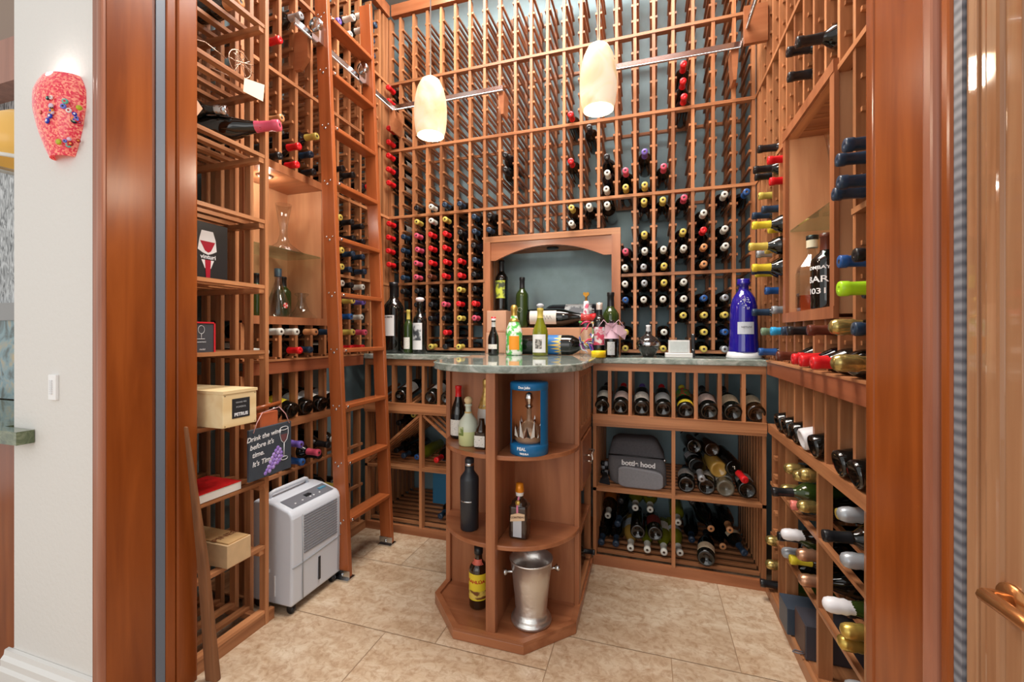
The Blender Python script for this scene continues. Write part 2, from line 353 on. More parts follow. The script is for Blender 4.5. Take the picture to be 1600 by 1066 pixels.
def granite(name,a,b,c,s=12):
    m,nt,p=newmat(name); tc=N(nt,'ShaderNodeTexCoord'); mp=N(nt,'ShaderNodeMapping'); mp.inputs['Rotation'].default_value=(0,0,.5); mp.inputs['Scale'].default_value=(1,2.2,2); nt.links.new(tc.outputs['Object'],mp.inputs['Vector'])
    nz=N(nt,'ShaderNodeTexNoise',Scale=s,Detail=9.0,Distortion=1.2,Roughness=.7); nt.links.new(mp.outputs[0],nz.inputs['Vector'])
    cr=N(nt,'ShaderNodeValToRGB'); e=cr.color_ramp.elements; e[0].position=.32; e[0].color=lin(a); e[1].position=.66; e[1].color=lin(c); q=e.new(.5); q.color=lin(b)
    nt.links.new(nz.outputs['Fac'],cr.inputs[0]); nt.links.new(cr.outputs[0],p.inputs['Base Color']); p.inputs['Roughness'].default_value=.05; p.inputs['Coat Weight'].default_value=.3
    return m
gran=granite('green_grey_granite',(104,116,106),(152,164,156),(198,202,196)); gran2=granite('green_granite',(60,74,50),(96,108,76),(140,146,116))
t=thing('bar_cabinet','reddish wooden bar cabinet at the far left under a green stone top','cabinet',(-2.6,1.0,0))
obj('body',MB().box(-3.4,-2.002,.88,1.17,.0,.815),jV,t); obj('countertop',MB().box(-3.4,-1.84,.792,.833,.815,.856).box(-3.4,-1.995,.833,1.175,.815,.856),gran2,t)
t=thing('pendant_lamp','amber glass pendant lamp with a white lower rim, at the left edge','lamp',(-2.25,.98,1.80))
a=MB(); a.lathe([(.004,.19),(.03,.188),(.07,.16),(.098,.10),(.112,0),(.108,0),(.094,.098),(.066,.154),(0,.182)],None,28,mtx=Matrix.Translation((-2.25,.98,1.80)))
obj('lamp_shade',a,plain('amber_glass',(206,160,84),.25,emit=(230,180,90),es=.35),t)
a=MB(); a.lathe([(.112,0),(.135,-.012),(.13,-.02),(.105,-.012)],None,28,mtx=Matrix.Translation((-2.25,.98,1.80))); obj('rim',a,plain('white_glass_rim',(240,238,232),.2),t)
obj('cord',MB().tube([(-2.25,.98,1.99),(-2.25,.98,ZC)],.003),black,t)
# wall sconce
t=thing('wall_sconce','half-round red glass sconce speckled with coloured rosettes on the white wall','wall lamp',(-1.68,.83,1.85))
m,nt,p=newmat('millefiori_glass'); tc=N(nt,'ShaderNodeTexCoord')
v1=N(nt,'ShaderNodeTexVoronoi',Scale=210.0); nt.links.new(tc.outputs['Object'],v1.inputs['Vector'])
cr=N(nt,'ShaderNodeValToRGB'); e=cr.color_ramp.elements; e[0].color=lin((214,52,74)); e[1].color=lin((244,150,128)); e[0].position=.3; e[1].position=.9
sp=N(nt,'ShaderNodeSeparateColor'); nt.links.new(v1.outputs['Color'],sp.inputs[0]); nt.links.new(sp.outputs[0],cr.inputs[0])
nt.links.new(cr.outputs[0],p.inputs['Base Color']); nt.links.new(cr.outputs[0],p.inputs['Emission Color']); p.inputs['Emission Strength'].default_value=.28; p.inputs['Roughness'].default_value=.12
mf=m
SX,SZ=-1.69,1.84
def sconR(z):  # half width by height 0..1
    pts=[(0,.052),(.12,.068),(.35,.092),(.6,.108),(.8,.108),(.92,.094),(1,.078)]
    for (a,ra),(b,rb) in zip(pts,pts[1:]):
        if a<=z<=b: return ra+(rb-ra)*(z-a)/(b-a)
    return .06
Z0,Z1=1.690,1.928
a=MB(); prof=[(sconR(k/16)*.9,Z0+(Z1-Z0)*k/16) for k in range(17)]
M0=Matrix.Translation((-1.690,.834,0))
a.lathe(prof,None,28,PI,2*PI,mtx=M0,sy=.62); a.lathe([(r-.004,z) for r,z in prof],None,28,PI,2*PI,mtx=M0,sy=.60)
obj('glass_shade',a,mf,t)
ros=MB(); cols=[(40,60,190),(230,200,220),(180,20,30),(20,22,40),(240,150,40),(120,130,230),(190,190,40),(110,190,170),(250,240,240),(210,40,60)]
for k in range(26):
    ros=MB(); z=.08+.62*random.random(); an=PI*1.56+random.random()*PI*.36
    if k<4: an=PI*1.42+random.random()*PI*.2
    r=sconR(z)*.9; zz=Z0+(Z1-Z0)*z; c=Vector((-1.672+(r+.0006)*math.cos(an),.834+(r+.0006)*math.sin(an)*.62,zz)); nrm=Vector((math.cos(an)*.62,math.sin(an),0)).normalized()
    q=nrm.to_track_quat('Z','Y').to_matrix().to_4x4(); q.translation=c
    rr=random.uniform(.005,.0085); ca=plain('rosette_%d'%(k%10),cols[k%10],.2); cb=plain('rosette_%d'%((k*3+8)%10),cols[(k*3+8)%10],.2)
    ros.lathe([(0,.0022),(rr*.45,.002)],cb,10,mtx=q); ros.lathe([(rr*.45,.002),(rr,.0008),(rr,-.002)],ca,10,mtx=q)
    obj('glass_rosette',ros,None,t)
a=MB(); a.lathe([(.03,0),(.03,.012),(0,.012)],None,16,mtx=Matrix.Translation((-1.690,.834,1.79))@Matrix.Rotation(PI/2,4,'X')); obj('wall_plate',a,chrome,t)
l=bpy.data.lights.new('sconce_bulb','POINT'); l.energy=.35; l.color=(1,.93,.86); l.shadow_soft_size=.03; lo=bpy.data.objects.new('sconce_bulb',l); lo.location=(-1.690,.80,1.93); COL.objects.link(lo)
# switch
t=thing('light_switch','white keypad light switch on the white wall below the sconce','switch',(-1.73,.833,.99))
a=MB(); a.rbox(-1.7585,-1.721,.826,.8355,.954,1.032,.003,None,axis=2); obj('plate',a,plain('switch_white',(244,244,244),.3),t)
a=MB()
for k in range(7): a.box(-1.748,-1.735,.8235,.8265,.972+k*.0065,.9765+k*.0065)
obj('buttons',a,plain('switch_button',(226,226,228),.3),t)
# ---------------------------------------------------------------- racks
def W(fr,a,d,z):
    return (a,YB+d,z) if fr=='back' else ((XR+d,a,z) if fr=='right' else (XL-d,a,z))
def fbox(mb,fr,a0,a1,d0,d1,z0,z1,mat=None):
    p=W(fr,a0,d0,z0); q=W(fr,a1,d1,z1); mb.box(p[0],q[0],p[1],q[1],p[2],q[2],mat)
PW=.0165
ORD=['first','second','third','fourth','fifth','sixth','seventh','eighth','ninth','tenth','eleventh','twelfth','thirteenth','fourteenth','fifteenth','sixteenth','seventeenth','eighteenth','nineteenth','twentieth','twenty-first','twenty-second','twenty-third','twenty-fourth','twenty-fifth']
def rack(fr,label,ups,z0,z1,rows,railz=(),ends=(1,1),grp=None,a_ext=None):
    """one tier of individual bottle racking: ups = positions of the uprights, rows = heights of the cradle rails"""
    c=(ups[0]+ups[-1])/2
    t=thing('wine_rack',label,'wine rack',W(fr,c,0,z0),grp)
    hm=wX if fr=='back' else wY
    a0=min(ups)-PW/2; a1=max(ups)+PW/2
    if a_ext: a0,a1=a_ext
    for z in railz:
        mb=MB(); fbox(mb,fr,a0,a1,-.004,.03,z-.008,z+.008); obj('horizontal_rail',mb,hm,t)
        mb=MB(); fbox(mb,fr,a0,a1,DEP-.03,DEP-.012,z-.008,z+.008); obj('rear_rail',mb,hm,t)
    dm=wY if fr=='back' else wX
    for i,u in enumerate(ups):
        mb=MB(); fbox(mb,fr,u-PW/2,u+PW/2,0,.038,z0,z1); o=obj('upright',mb,wV,t)
        mb=MB(); fbox(mb,fr,u-PW/2,u+PW/2,DEP-.03,DEP-.002,z0,z1); obj('rear_post',mb,wV,t)
        cr=MB()
        for z in rows:
            for s in (-1,1):
                if i==0 and s*(1 if ups[-1]>ups[0] else -1)<0 and not ends[0]: continue
                if i==len(ups)-1 and s*(1 if ups[-1]>ups[0] else -1)>0 and not ends[1]: continue
                b=u+s*(PW/2); e=u+s*(PW/2+.011)
                fbox(cr,fr,min(b,e),max(b,e),.010,DEP-.002,z-.006,z+.006)
        if cr.v: obj('cradle_rails',cr,dm,o)
    return t
Z_D,Z_C,Z_B,Z_A,Z_T=ZJ(5),ZJ(10),ZJ(15),ZJ(20),ZJ(25)
def rws(a,b): return [ZJ(j) for j in range(a,b)]
upsB=[XK(k) for k in range(0,23)]; UL,UR=-1.6175,.5135; FULL=[UL]+upsB[1:-1]+[UR]
G1='racking tiers on the back wall'; e=.0085
rack('back','topmost tier of bottle racking on the back wall, above the ladder rail',FULL,Z_A+e,Z_T-e,rws(20,25),(Z_A,),(0,0),grp=G1)
rack('back','back wall bottle racking tier directly behind the pendant lamps and chrome ladder rail',FULL,Z_B+e,Z_A-e,rws(15,20),(Z_B,),(0,0),grp=G1)
rack('back','nearly empty middle tier of back wall racking, just below the pendant lamps',FULL,Z_C+e,Z_B-e,rws(10,15),(Z_C,),(0,0),grp=G1)
t=rack('back','back wall racking tier left of the arched niche top, full of red caps',[UL]+upsB[1:8],Z_D+e,Z_C-e,rws(5,10),(Z_D,),ends=(0,1),grp=G1,a_ext=(-1.62,-.944))
rack('back','back wall racking tier right of the arched niche, upper part',upsB[16:-1]+[UR],Z_D+e,Z_C-e,rws(5,10),(Z_D,),ends=(1,0),grp=G1,a_ext=(-.139,.515))
rack('back','short racking strip directly above the arched niche',upsB[8:15],1.758,Z_C-e,[ZJ(9)],(),grp=G1)
rack('back','back wall racking tier on the counter left of the arched niche',[UL]+upsB[1:8],1.075,Z_D-e,rws(1,5),(1.064,),ends=(0,1),grp=G1,a_ext=(-1.62,-.944))
rack('back','back wall racking tier on the counter right of the arched niche',upsB[16:-1]+[UR],1.075,Z_D-e,rws(1,5),(1.064,),ends=(1,0),grp=G1,a_ext=(-.139,.515))
PR=.0975
upsR=[1.362+PR*k for k in range(-2,12)]; upsL=[1.574+PR*k for k in range(-2,10)]
G2='racking tiers on the right wall'; G3='racking tiers on the left wall'
def side(fr,ups,G,lo,hi,near,fars):
    for a,b,nm in ((Z_A,Z_T,'top'),(Z_B,Z_A,'second highest'),(Z_C,Z_B,'third highest')):
        j0=20 if nm=='top' else 15 if nm[0]=='s' else 10
        rack(fr,'%s tier of bottle racking on the %s wall'%(nm,fr),ups,a+e,b-e,rws(j0,j0+5),(a,),grp=G)
    rack(fr,'%s wall bottle racking beside the niche, nearest the back corner, upper tier'%fr,fars,Z_D+e,Z_C-e,rws(5,10),(Z_D,),grp=G)
    rack(fr,'%s wall bottle racking nearest the back corner, standing on the ledge'%fr,fars,1.05,Z_D-e,rws(0,5),(),grp=G)
    if near:
        rack(fr,'%s wall bottle racking beside the niche, nearest the doorway, upper tier'%fr,near,Z_D+e,Z_C-e,rws(5,10),(Z_D,),grp=G)
        rack(fr,'%s wall bottle racking nearest the doorway, standing on the ledge'%fr,near,1.05,Z_D-e,rws(0,5),(),grp=G)
    rack(fr,'%s wall short racking strip directly below the niche'%fr,[u for u in ups if lo-.01<u<hi+.01 and u not in near and u not in fars],1.05,1.205,rws(0,2),(),grp=G)
side('right',upsR,G2,1.46,1.95,upsR[0:3],upsR[9:])
side('left',upsL,G3,1.38,1.86,[],upsL[5:])
for fr in ('right','left'):
    r0=[o for o in COL.objects if o.get('label')=='top tier of bottle racking on the %s wall'%fr][0]
    m_=MB(); fbox(m_,fr,1.06,2.44,-.015,.02,3.236,3.31); obj('crown_board',m_,pX,r0)
r0=[o for o in COL.objects if o.get('label','').startswith('topmost tier')][0]; obj('crown_board',MB().box(-1.60,.50,YB-.015,YB+.02,3.236,3.31),pX,r0)
for fr,sx_ in (('right',1),('left',-1)):
    t=thing('corner_stile','tall wooden corner stile where the %s wall racks meet the back wall racks'%fr,'stile',W(fr,2.43,0,1.045))
    m_=MB(); fbox(m_,fr,2.375 if fr=='right' else 2.385,2.447,.0,.018,1.045,3.23); obj('stile_board',m_,wV,t)
# ------- side niches
def niche(fr,label,a0,a1,z0,z1):
    t=thing('display_niche',label,'niche',W(fr,(a0+a1)/2,0,z0))
    s=MB()
    fbox(s,fr,a0,a1,.225,.235,z0,z1); obj('back_panel',s,nV,t)
    s=MB(); fbox(s,fr,a0+.018,a1-.018,0,.235,z1-.018,z1); obj('top_panel',s,pX,t)
    s=MB(); fbox(s,fr,a0+.018,a1-.018,0,.235,z0,z0+.018); obj('bottom_panel',s,pX,t)
    for a in ((a0,a0+.018),(a1-.018,a1)):
        s=MB(); fbox(s,fr,a[0],a[1],0,.235,z0,z1); obj('side_panel',s,nV,t)
    f=MB(); fbox(f,fr,a0-.012,a1+.012,-.014,0,z1-.02,z1+.016); fbox(f,fr,a0-.012,a1+.012,-.014,0,z0-.014,z0+.022)
    fbox(f,fr,a0-.012,a0+.02,-.012,0,z0+.022,z1-.02); fbox(f,fr,a1-.02,a1+.012,-.012,0,z0+.022,z1-.02)
    obj('face_frame',f,pV,t)
    f=MB(); fbox(f,fr,a0+.02,a1-.02,.005,.222,1.553,1.560); obj('glass_shelf',f,thinglass('shelf_glass_'+fr,(.80,.93,.88,1),1.0),t)
    return t
nr=niche('right','lit display niche in the right wall holding tall liquor bottles',upsR[3]+.01,upsR[8]-.01,1.216,1.935)
nl=niche('left','display niche in the left wall holding glass decanters',upsL[0]+.01,upsL[5]-.01,1.216,1.925)
a=MB(); a.lathe([(0,0),(.022,0),(.034,.004),(.034,.008),(0,.008)],None,20,mtx=Matrix.Translation((XL-.10,1.58,1.898)))
o=obj('puck_light',a,plain('puck_trim',(190,186,180),.25,metal=.6),nl)
a=MB(); a.lathe([(0,-.001),(.02,-.001),(.02,.001)],None,16,mtx=Matrix.Translation((XL-.10,1.58,1.898))); obj('lens',a,plain('puck_lens',(255,246,230),.3,emit=(255,240,215),es=1.5),o)
# ------- arched niche on the back wall
t=thing('arched_niche','arched bar niche in the middle of the back wall racking','niche',(-.56,YB,1.042))
f=MB(); f.box(-.942,-.143,YB-.018,YB+.02,1.712,1.747); obj('top_rail',f,wX,t)
for x in (-.942,-.191):
    f=MB(); f.box(x,x+(.034 if x<-.5 else .048),YB-.018,YB+.02,1.042,1.712); obj('side_stile',f,pV,t)
f=MB(); pts=[(-.908,1.712),(-.908,1.603),(-.875,1.603)]
for k in range(21):
    u=-1+k/10; pts.append((-.5555+u*.3195,1.603+.076*(1-u*u)))
pts+=[(-.191,1.603),(-.191,1.712)]
f.prism(pts,YB-.006,YB+.012,None,plane='xz'); obj('arched_fascia',f,pX,t)
f=MB()
for k in range(6): f.box(-.938,-.165,YB+.03+k*.042,YB+.05+k*.042,1.688,1.7005)
f.box(-.938,-.165,YB+.012,YB+.27,1.7005,1.706); obj('ceiling_slats',f,wX,t)
for x0 in (-.940,-.190):
    f=MB()
    for k in range(5): f.box(x0,x0+.016,YB+.03+k*.055,YB+.062+k*.055,1.042,1.688)
    obj('side_slats',f,wV,t)
a=MB(); a.lathe([(0,0),(.03,0),(.038,.004),(.038,.010),(0,.010)],None,20,mtx=Matrix.Translation((-.555,YB+.13,1.678))); obj('puck_light',a,black,t)
f=MB()
for j in list(range(1,8)): f.box(-.1425,-.131,YB+.022,YB+.25,ZJ(j)-.006,ZJ(j)+.006)
obj('cradle_rails',f,wY,t)
# ------- counter, ledge trims
t=thing('granite_countertop','green-grey granite countertop with a rounded bar end','countertop',(-.56,2.2,1.012))
poly=[(-1.612,2.165),(-.93,2.165),(-.90,2.12)]
poly+=[(-.90,1.76)]
for k in range(1,16):
    an=PI+PI*k/16; poly.append((-.57+.33*math.cos(an),1.76+.285*math.sin(an)))
poly+=[(-.24,1.76),(-.24,2.12),(-.21,2.165),(.512,2.165),(.512,2.745),(-1.612,2.745)]
f=MB(); f.prism(poly,1.012,1.042); obj('slab',f,gran,t,bevel=.005)
t['label']='green-grey granite countertop with a rounded bar end, running along the back wall'
def trimrun(fr,a0,a1,label):
    t=thing('counter_ledge',label,'ledge',W(fr,(a0+a1)/2,0,.975))
    m_=MB(); fbox(m_,fr,a0,a1,-.018,.0,.978,1.034); obj('fascia_board',m_,pX if fr=='back' else wood('ledge_wood_'+fr,(166,98,66),(134,74,48),1,freq=.5,var=.03),t)
    m_=MB(); fbox(m_,fr,a0,a1,-.022,.25,1.034,1.042); obj('ledge_top',m_,wY,t)
trimrun('right',1.06,2.16,'wooden ledge board under the right wall racking')
trimrun('left',1.38,2.16,'wooden ledge board under the left wall racking')
# ------- lower units
G4='under-counter cabinets'
def slats_floor(mb,x0,x1,y0,y1,z,n,th=.014,w=.02):
    for k in range(n):
        y=y0+(y1-y0-w)*k/(n-1); mb.box(x0,x1,y,y+w,z-th,z)
def lower_back(label,x0,x1,ups,post,diag):
    Y0=2.18
    t=thing('base_cabinet',label,'cabinet',((x0+x1)/2,Y0,0),G4)
    obj('top_rail',MB().box(x0,x1,Y0,Y0+.03,.975,1.012),wX,t)
    obj('display_rail',MB().box(x0,x1,Y0-.012,Y0+.03,.712,.758).box(x0,x1,Y0-.006,Y0+.02,.698,.712),wX,t)
    obj('shelf_rail',MB().box(x0,x1,Y0,Y0+.02,.372,.388),wX,t)
    obj('toe_kick',MB().box(x0,x1,Y0,Y0+.02,0,.045),pX,t)
    for u in ups: obj('upright',MB().box(u-PW/2,u+PW/2,Y0,Y0+.035,.758,.975),wV,t); obj('rear_post',MB().box(u-PW/2,u+PW/2,2.62,2.65,.80,1.01),wV,t)
    for u in post: obj('upright',MB().box(u-PW/2,u+PW/2,Y0-.001,Y0+.035,.045,.70),wV,t)
    for u in (x0+.008,x1-.008): obj('end_post',MB().box(u-.008,u+.008,Y0,Y0+.035,.045,.975),wV,t)
    s=MB()   # sloped rests for the display bottles
    for u in ups+[x0+.008,x1-.008]:
        for d in (-.014,.014):
            s.beam((u+d,Y0+.03,.748),(u+d,2.52,.824),.012,.016)
    obj('sloped_rests',s,wY,t)
    s=MB(); slats_floor(s,x0+.017,x1-.017,Y0+.022,2.72,.388,10); obj('slatted_shelf',s,wX,t)
    s=MB(); slats_floor(s,x0+.017,x1-.017,Y0+.04,2.72,.060,9); obj('slatted_floor',s,wX,t)
    s=MB(); s.box(x0,x1,Y0+.05,2.72,.695,.700); obj('dust_panel',s,pX,t)
    for X in (x0+.001,x1-.017):
        s=MB()
        for k in range(9): s.box(X,X+.016,Y0+.045+k*.058,Y0+.075+k*.058,.06,.695)
        obj('side_slats',s,wV,t)
    for (pa,pb) in diag:
        s=MB()
        for k in range(9): s.beam((pa[0],Y0+.015+k*.058,pa[1]),(pb[0],Y0+.015+k*.058,pb[1]),.018,.014)
        obj('diagonal_slats',s,wX,t)
    return t
lower_back('wooden base cabinet with display row and two slatted bins, right of the bar end',-.262,.508,[-.1807,-.0822,.0177,.117,.216,.318,.417],[.117],[])
lower_back('wooden base cabinet with diagonal slatted bins, left of the bar end behind the ladder',-1.612,-.88,[-1.517,-1.420,-1.322,-1.223,-1.125,-1.026,-.95],[-1.239],[((-1.595,.40),(-1.25,.69)),((-1.225,.69),(-.9,.44))])
t=thing('corner_cabinet_interior','dark interior backing of the side racks','backing',(0,2.7,0))
bpy.data.objects.remove(t)
def lower_side(fr,label,a0,a1,ups,posts,rails,n_slat=9,diagw=0):
    t=thing('base_rack',label,'wine rack',W(fr,(a0+a1)/2,0,0),'lower side racks')
    def B(name,mat,*bx):
        m_=MB()
        for b in bx: fbox(m_,fr,*b)
        return obj(name,m_,mat,t)
    B('display_rail',wY,(a0,a1,-.012,.03,.718,.757)); B('toe_kick',wY,(a0,a1,-.02,.0,0,.045),(a0,a1,-.003,.25,.04,.048))
    for u in ups: B('upright',wV,(u-PW/2,u+PW/2,0,.038,.757,.978)); B('rear_post',wV,(u-PW/2,u+PW/2,DEP-.03,DEP-.002,.757,.978))
    for u in posts: B('upright',wV,(u-PW/2,u+PW/2,0,.04,.048,.718)); B('rear_post',wV,(u-PW/2,u+PW/2,DEP-.03,DEP-.002,.048,.718))
    for z in rails:
        for q in (-.001,.09,.18): B('horizontal_rail',wY,(a0,a1,q,q+.018,z-.014,z))
    s=MB()
    for u in ups:
        for d in (-.014,.014):
            p0=W(fr,u+d,.03,.748); p1=W(fr,u+d,.25,.795); s.beam(p0,p1,.012,.016)
    obj('sloped_rests',s,wX,t)
    return t
lower_side('right','wooden base rack along the right wall, display row over foil-topped bottles',1.06,2.178,upsR[0:10],[1.05,1.30,1.623,1.954,2.056,2.15],[.50,.275])
lower_side('left','wooden base rack along the left wall behind the dehumidifier and ladder',1.38,2.178,upsL[0:7],[1.40,1.48,1.574,1.67,1.77,1.867,1.964,2.06,2.15],[.51,.27])
# small peg rails in the corner column on the right, lower
s=MB()
for z in (.62,.54,.46,.38,.30,.22,.14): s.box(XR+.0,XR+.2,2.10,2.115,z-.008,z+.006); s.box(XR,XR+.2,2.12,2.135,z-.008,z+.006)
rt=[o for o in COL.objects if o.name.startswith('base_rack')][0]; obj('cradle_rails',s,wX,rt)
for a_,b_ in ((2.128,2.170),(2.058,2.078)): obj('corner_board',MB().box(XR+.042,XR+.055,a_,b_,.048,.718),wV,rt)
# ------- front-left shelf unit
t=thing('shelf_unit','tall open slatted shelf unit on the left inside the doorway','shelf unit',(-1.69,1.2,0))
FZ=[.058+.2588*k for k in range(12)]; FX=[-1.45-.079*k for k in range(6)]
obj('toe_kick',MB().box(-1.472,-1.452,.99,1.375,0,.045),wY,t)
for i,x in enumerate(FX):
    for (y0,y1) in ((1.330,1.3465),(.99,1.006)):
        obj('upright',MB().box(x-.030,x,y0,y1,.0,3.0),wV,t)
for z in FZ:
    o=MB()
    for x in FX: o.box(x-.030,x-.002,1.006,1.33,z-.014,z)
    obj('shelf_slats',o,wY,t)
    obj('shelf_bearer',MB().box(-1.88,-1.456,1.306,1.33,z-.034,z-.014),wX,t); obj('shelf_bearer',MB().box(-1.88,-1.456,1.006,1.03,z-.034,z-.014),wX,t)
# ------- bar end unit (peninsula)
t=thing('bar_end_shelf','corner display shelf under the rounded bar end, with curved shelves','shelf unit',(-.57,1.75,0))
oc=[(-.874,1.661),(-.705,1.483),(-.426,1.483),(-.263,1.652),(-.263,2.178),(-.874,2.178)]
obj('plinth',MB().prism(oc,0,.034),pX,t,bevel=.002)
rim=MB(); ou=[(-.874,1.80),(-.874,1.661),(-.705,1.483),(-.426,1.483),(-.263,1.652),(-.263,1.80)]; iu=[(-.852,1.80),(-.852,1.669),(-.695,1.505),(-.436,1.505),(-.285,1.660),(-.285,1.80)]
vs=[(x,y,z) for z in (.034,.0445) for x,y in ou+iu]
fs=[]
for k in range(5): fs+=[(12+k,12+k+1,18+k+1,18+k),(k,k+1,12+k+1,12+k),(6+k,18+k,18+k+1,6+k+1),(k,6+k,6+k+1,k+1)]
fs+=[(0,12,18,6),(5,11,23,17)]
rim.add(vs,fs)
obj('plinth_rim',rim,pX,t)
obj('back_panel',MB().box(-.862,-.278,1.782,1.798,.034,1.012),nV if False else pV,t)
for x in (-.874,-.290): obj('corner_post',MB().rbox(x,x+.022,1.765,1.80,.034,1.012,.004),pV,t)
obj('divider',MB().rbox(-.579,-.541,1.50,1.535,.034,1.012,.003).box(-.569,-.551,1.535,1.782,.034,1.012),pV,t)
def halfshelf(z):
    L=[];R=[]
    n=14
    for sgn,lst in ((-1,L),(1,R)):
        for k in range(n+1):
            an=PI/2*k/n; lst.append((-.56+sgn*(.02+ .272*math.cos(an)) if k<n else -.56+sgn*.02, 1.782-.262*math.sin(an)))
    for sgn,lst in ((-1,L),(1,R)):
        pl=lst+[(-.56+sgn*.0095,1.52),(-.56+sgn*.0095,1.782)]
        obj('curved_shelf',MB().prism(pl,z-.018,z),pX,t,bevel=.003)
halfshelf(.700); halfshelf(.362)
for x,y,z in ((-.535,1.62,.676),(-.535,1.62,.338)): obj('shelf_clip',MB().box(x-.016,x,y-.01,y+.01,z,z+.006),whitepl,t)
# peninsula right flank
Xf=-.270
for a_,b_ in ((.712,.758),(.975,1.012),(.034,.06)): obj('side_rail',MB().box(Xf-.022,Xf,1.80,2.178,a_,b_),wY,t)
for y in (1.83,1.90,1.97,2.04,2.11,2.168): obj('side_upright',MB().box(Xf-.03,Xf,y-.007,y+.007,.758,.975),wV,t)
d=obj('drawer',MB().box(Xf-.25,Xf+.006,1.83,2.13,.49,.70),pV,t)
hm_=MB()
for z in (.615,.590): hm_.tube([(Xf+.006,1.93,z),(Xf+.03,1.93,z)],.004)
hm_.tube([(Xf+.03,1.93,.622),(Xf+.034,1.935,.60),(Xf+.03,1.93,.582)],.006); hm_.tube([(Xf+.006,2.03,.615),(Xf+.03,2.03,.615),(Xf+.03,1.93,.615)],.004)
obj('drawer_handle',hm_,plain('brushed_nickel',(206,200,190),.25,metal=.9),d)
obj('side_shelf',MB().box(Xf-.25,Xf-.002,1.81,2.13,.30,.318),pX,t)
for y in (1.805,2.14): obj('side_upright',MB().box(Xf-.03,Xf,y-.01,y+.02,.06,.712),wV,t)
obj('inner_panel',MB().box(-.56,-.545,1.80,2.17,.034,.975),pV,t)
# ---------------------------------------------------------------- bottles
PROF={
'bord':[(0,.016),(.012,.012),(.026,.001),(.032,0),(.036,.003),(.0375,.012),(.0375,.186),(.0355,.200),(.027,.215),(.0185,.226),(.0152,.236),(.0142,.282),(.0160,.284),(.0160,.297),(.012,.2995),(0,.2995)],
'burg':[(0,.018),(.014,.014),(.028,.001),(.035,0),(.039,.004),(.0405,.014),(.0405,.135),(.038,.160),(.029,.190),(.0195,.220),(.0152,.245),(.0142,.284),(.0158,.286),(.0158,.297),(.012,.2995),(0,.2995)],
'champ':[(0,.020),(.014,.016),(.030,.001),(.037,0),(.0425,.005),(.044,.016),(.044,.135),(.041,.162),(.031,.195),(.021,.225),(.0162,.250),(.0150,.284),(.0175,.286),(.0175,.296),(.013,.2995),(0,.2995)],
}
_mc={}
def body_mesh(kind,glass):
    k=('b',kind,glass.name)
    if k not in _mc: _mc[k]=MB().lathe(PROF[kind],glass,20).mesh('bottle_'+kind)
    return _mc[k]
def cap_mesh(kind,c,long=1):
    k=('c',kind,c)
    if k not in _mc:
        m_=capmat(c); mb=MB()
        if c in 'FDEXS' and kind=='champ':
            mb.lathe([(.0185,.215),(.0172,.235),(.0165,.252),(.0205,.262),(.0188,.272),(.0205,.283),(.0195,.298),(.016,.308),(.008,.313),(0,.3135)],m_,16,sx=1,sy=1.06)
        else:
            mb.lathe([(.0165,.235) if kind=='bord' else (.0172,.238),(.0152,.252),(.0150,.282),(.0168,.284),(.0168,.299),(.0155,.3015),(.0062,.3015)],m_,16)
            dk=plain('cork_dark',(60,44,36),.5) if c in 'GWSOPVB' else plain('cap_pip',(min(255,CC[c][0]+60),min(255,CC[c][1]+60),min(255,CC[c][2]+60)),.3) if False else m_
            mb.lathe([(.0062,.3015),(.0055,.3008),(0,.3008)],dk,12)
        _mc[k]=mb.mesh('capsule_'+kind)
    return _mc[k]
def lab_mesh(kind,lm,z0=.055,z1=.145,half=1.15):
    k=('l',kind,lm.name,z0,z1,half)
    if k not in _mc:
        R=PROF[kind][6][0]+.0006
        z1=min(z1,PROF[kind][6][1]) 
        _mc[k]=MB().lathe([(R,z0),(R,z1)],lm,14,-PI/2-half,-PI/2+half).mesh('label_'+kind)
    return _mc[k]
def orient(base,d,roll=0,up=None):
    z=Vector(d).normalized()
    if up is None: up=Vector((0,0,1)) if abs(z.z)<.95 else Vector((0,-1,0))
    yv=-(up-z*up.dot(z)).normalized(); xv=yv.cross(z)
    M=Matrix(((xv.x,yv.x,z.x,base[0]),(xv.y,yv.y,z.y,base[1]),(xv.z,yv.z,z.z,base[2]),(0,0,0,1)))
    return M@Matrix.Rotation(roll,4,'Z')
def bottle(base,d,cap,label,kind='bord',glass=None,lab=None,s=1.0,sxy=None,group=None,name='wine_bottle',cat='wine bottle',roll=0,up=None,lz=(.055,.145),half=1.15):
    o=bpy.data.objects.new(name,body_mesh(kind,glass or glassdark)); COL.objects.link(o)
    o.matrix_world=orient(base,d,roll,up)@Matrix.Diagonal((sxy or s,sxy or s,s,1))
    tag(o,label,cat,group)
    if cap:
        c=bpy.data.objects.new('capsule',cap_mesh(kind,cap)); COL.objects.link(c); c.parent=o
    if lab:
        c=bpy.data.objects.new('label',lab_mesh(kind,lab,lz[0],lz[1],half)); COL.objects.link(c); c.parent=o
    return o
def slots(s): 
    for w in s.split():
        a,b,c=w.split(','); yield int(a),int(b),c
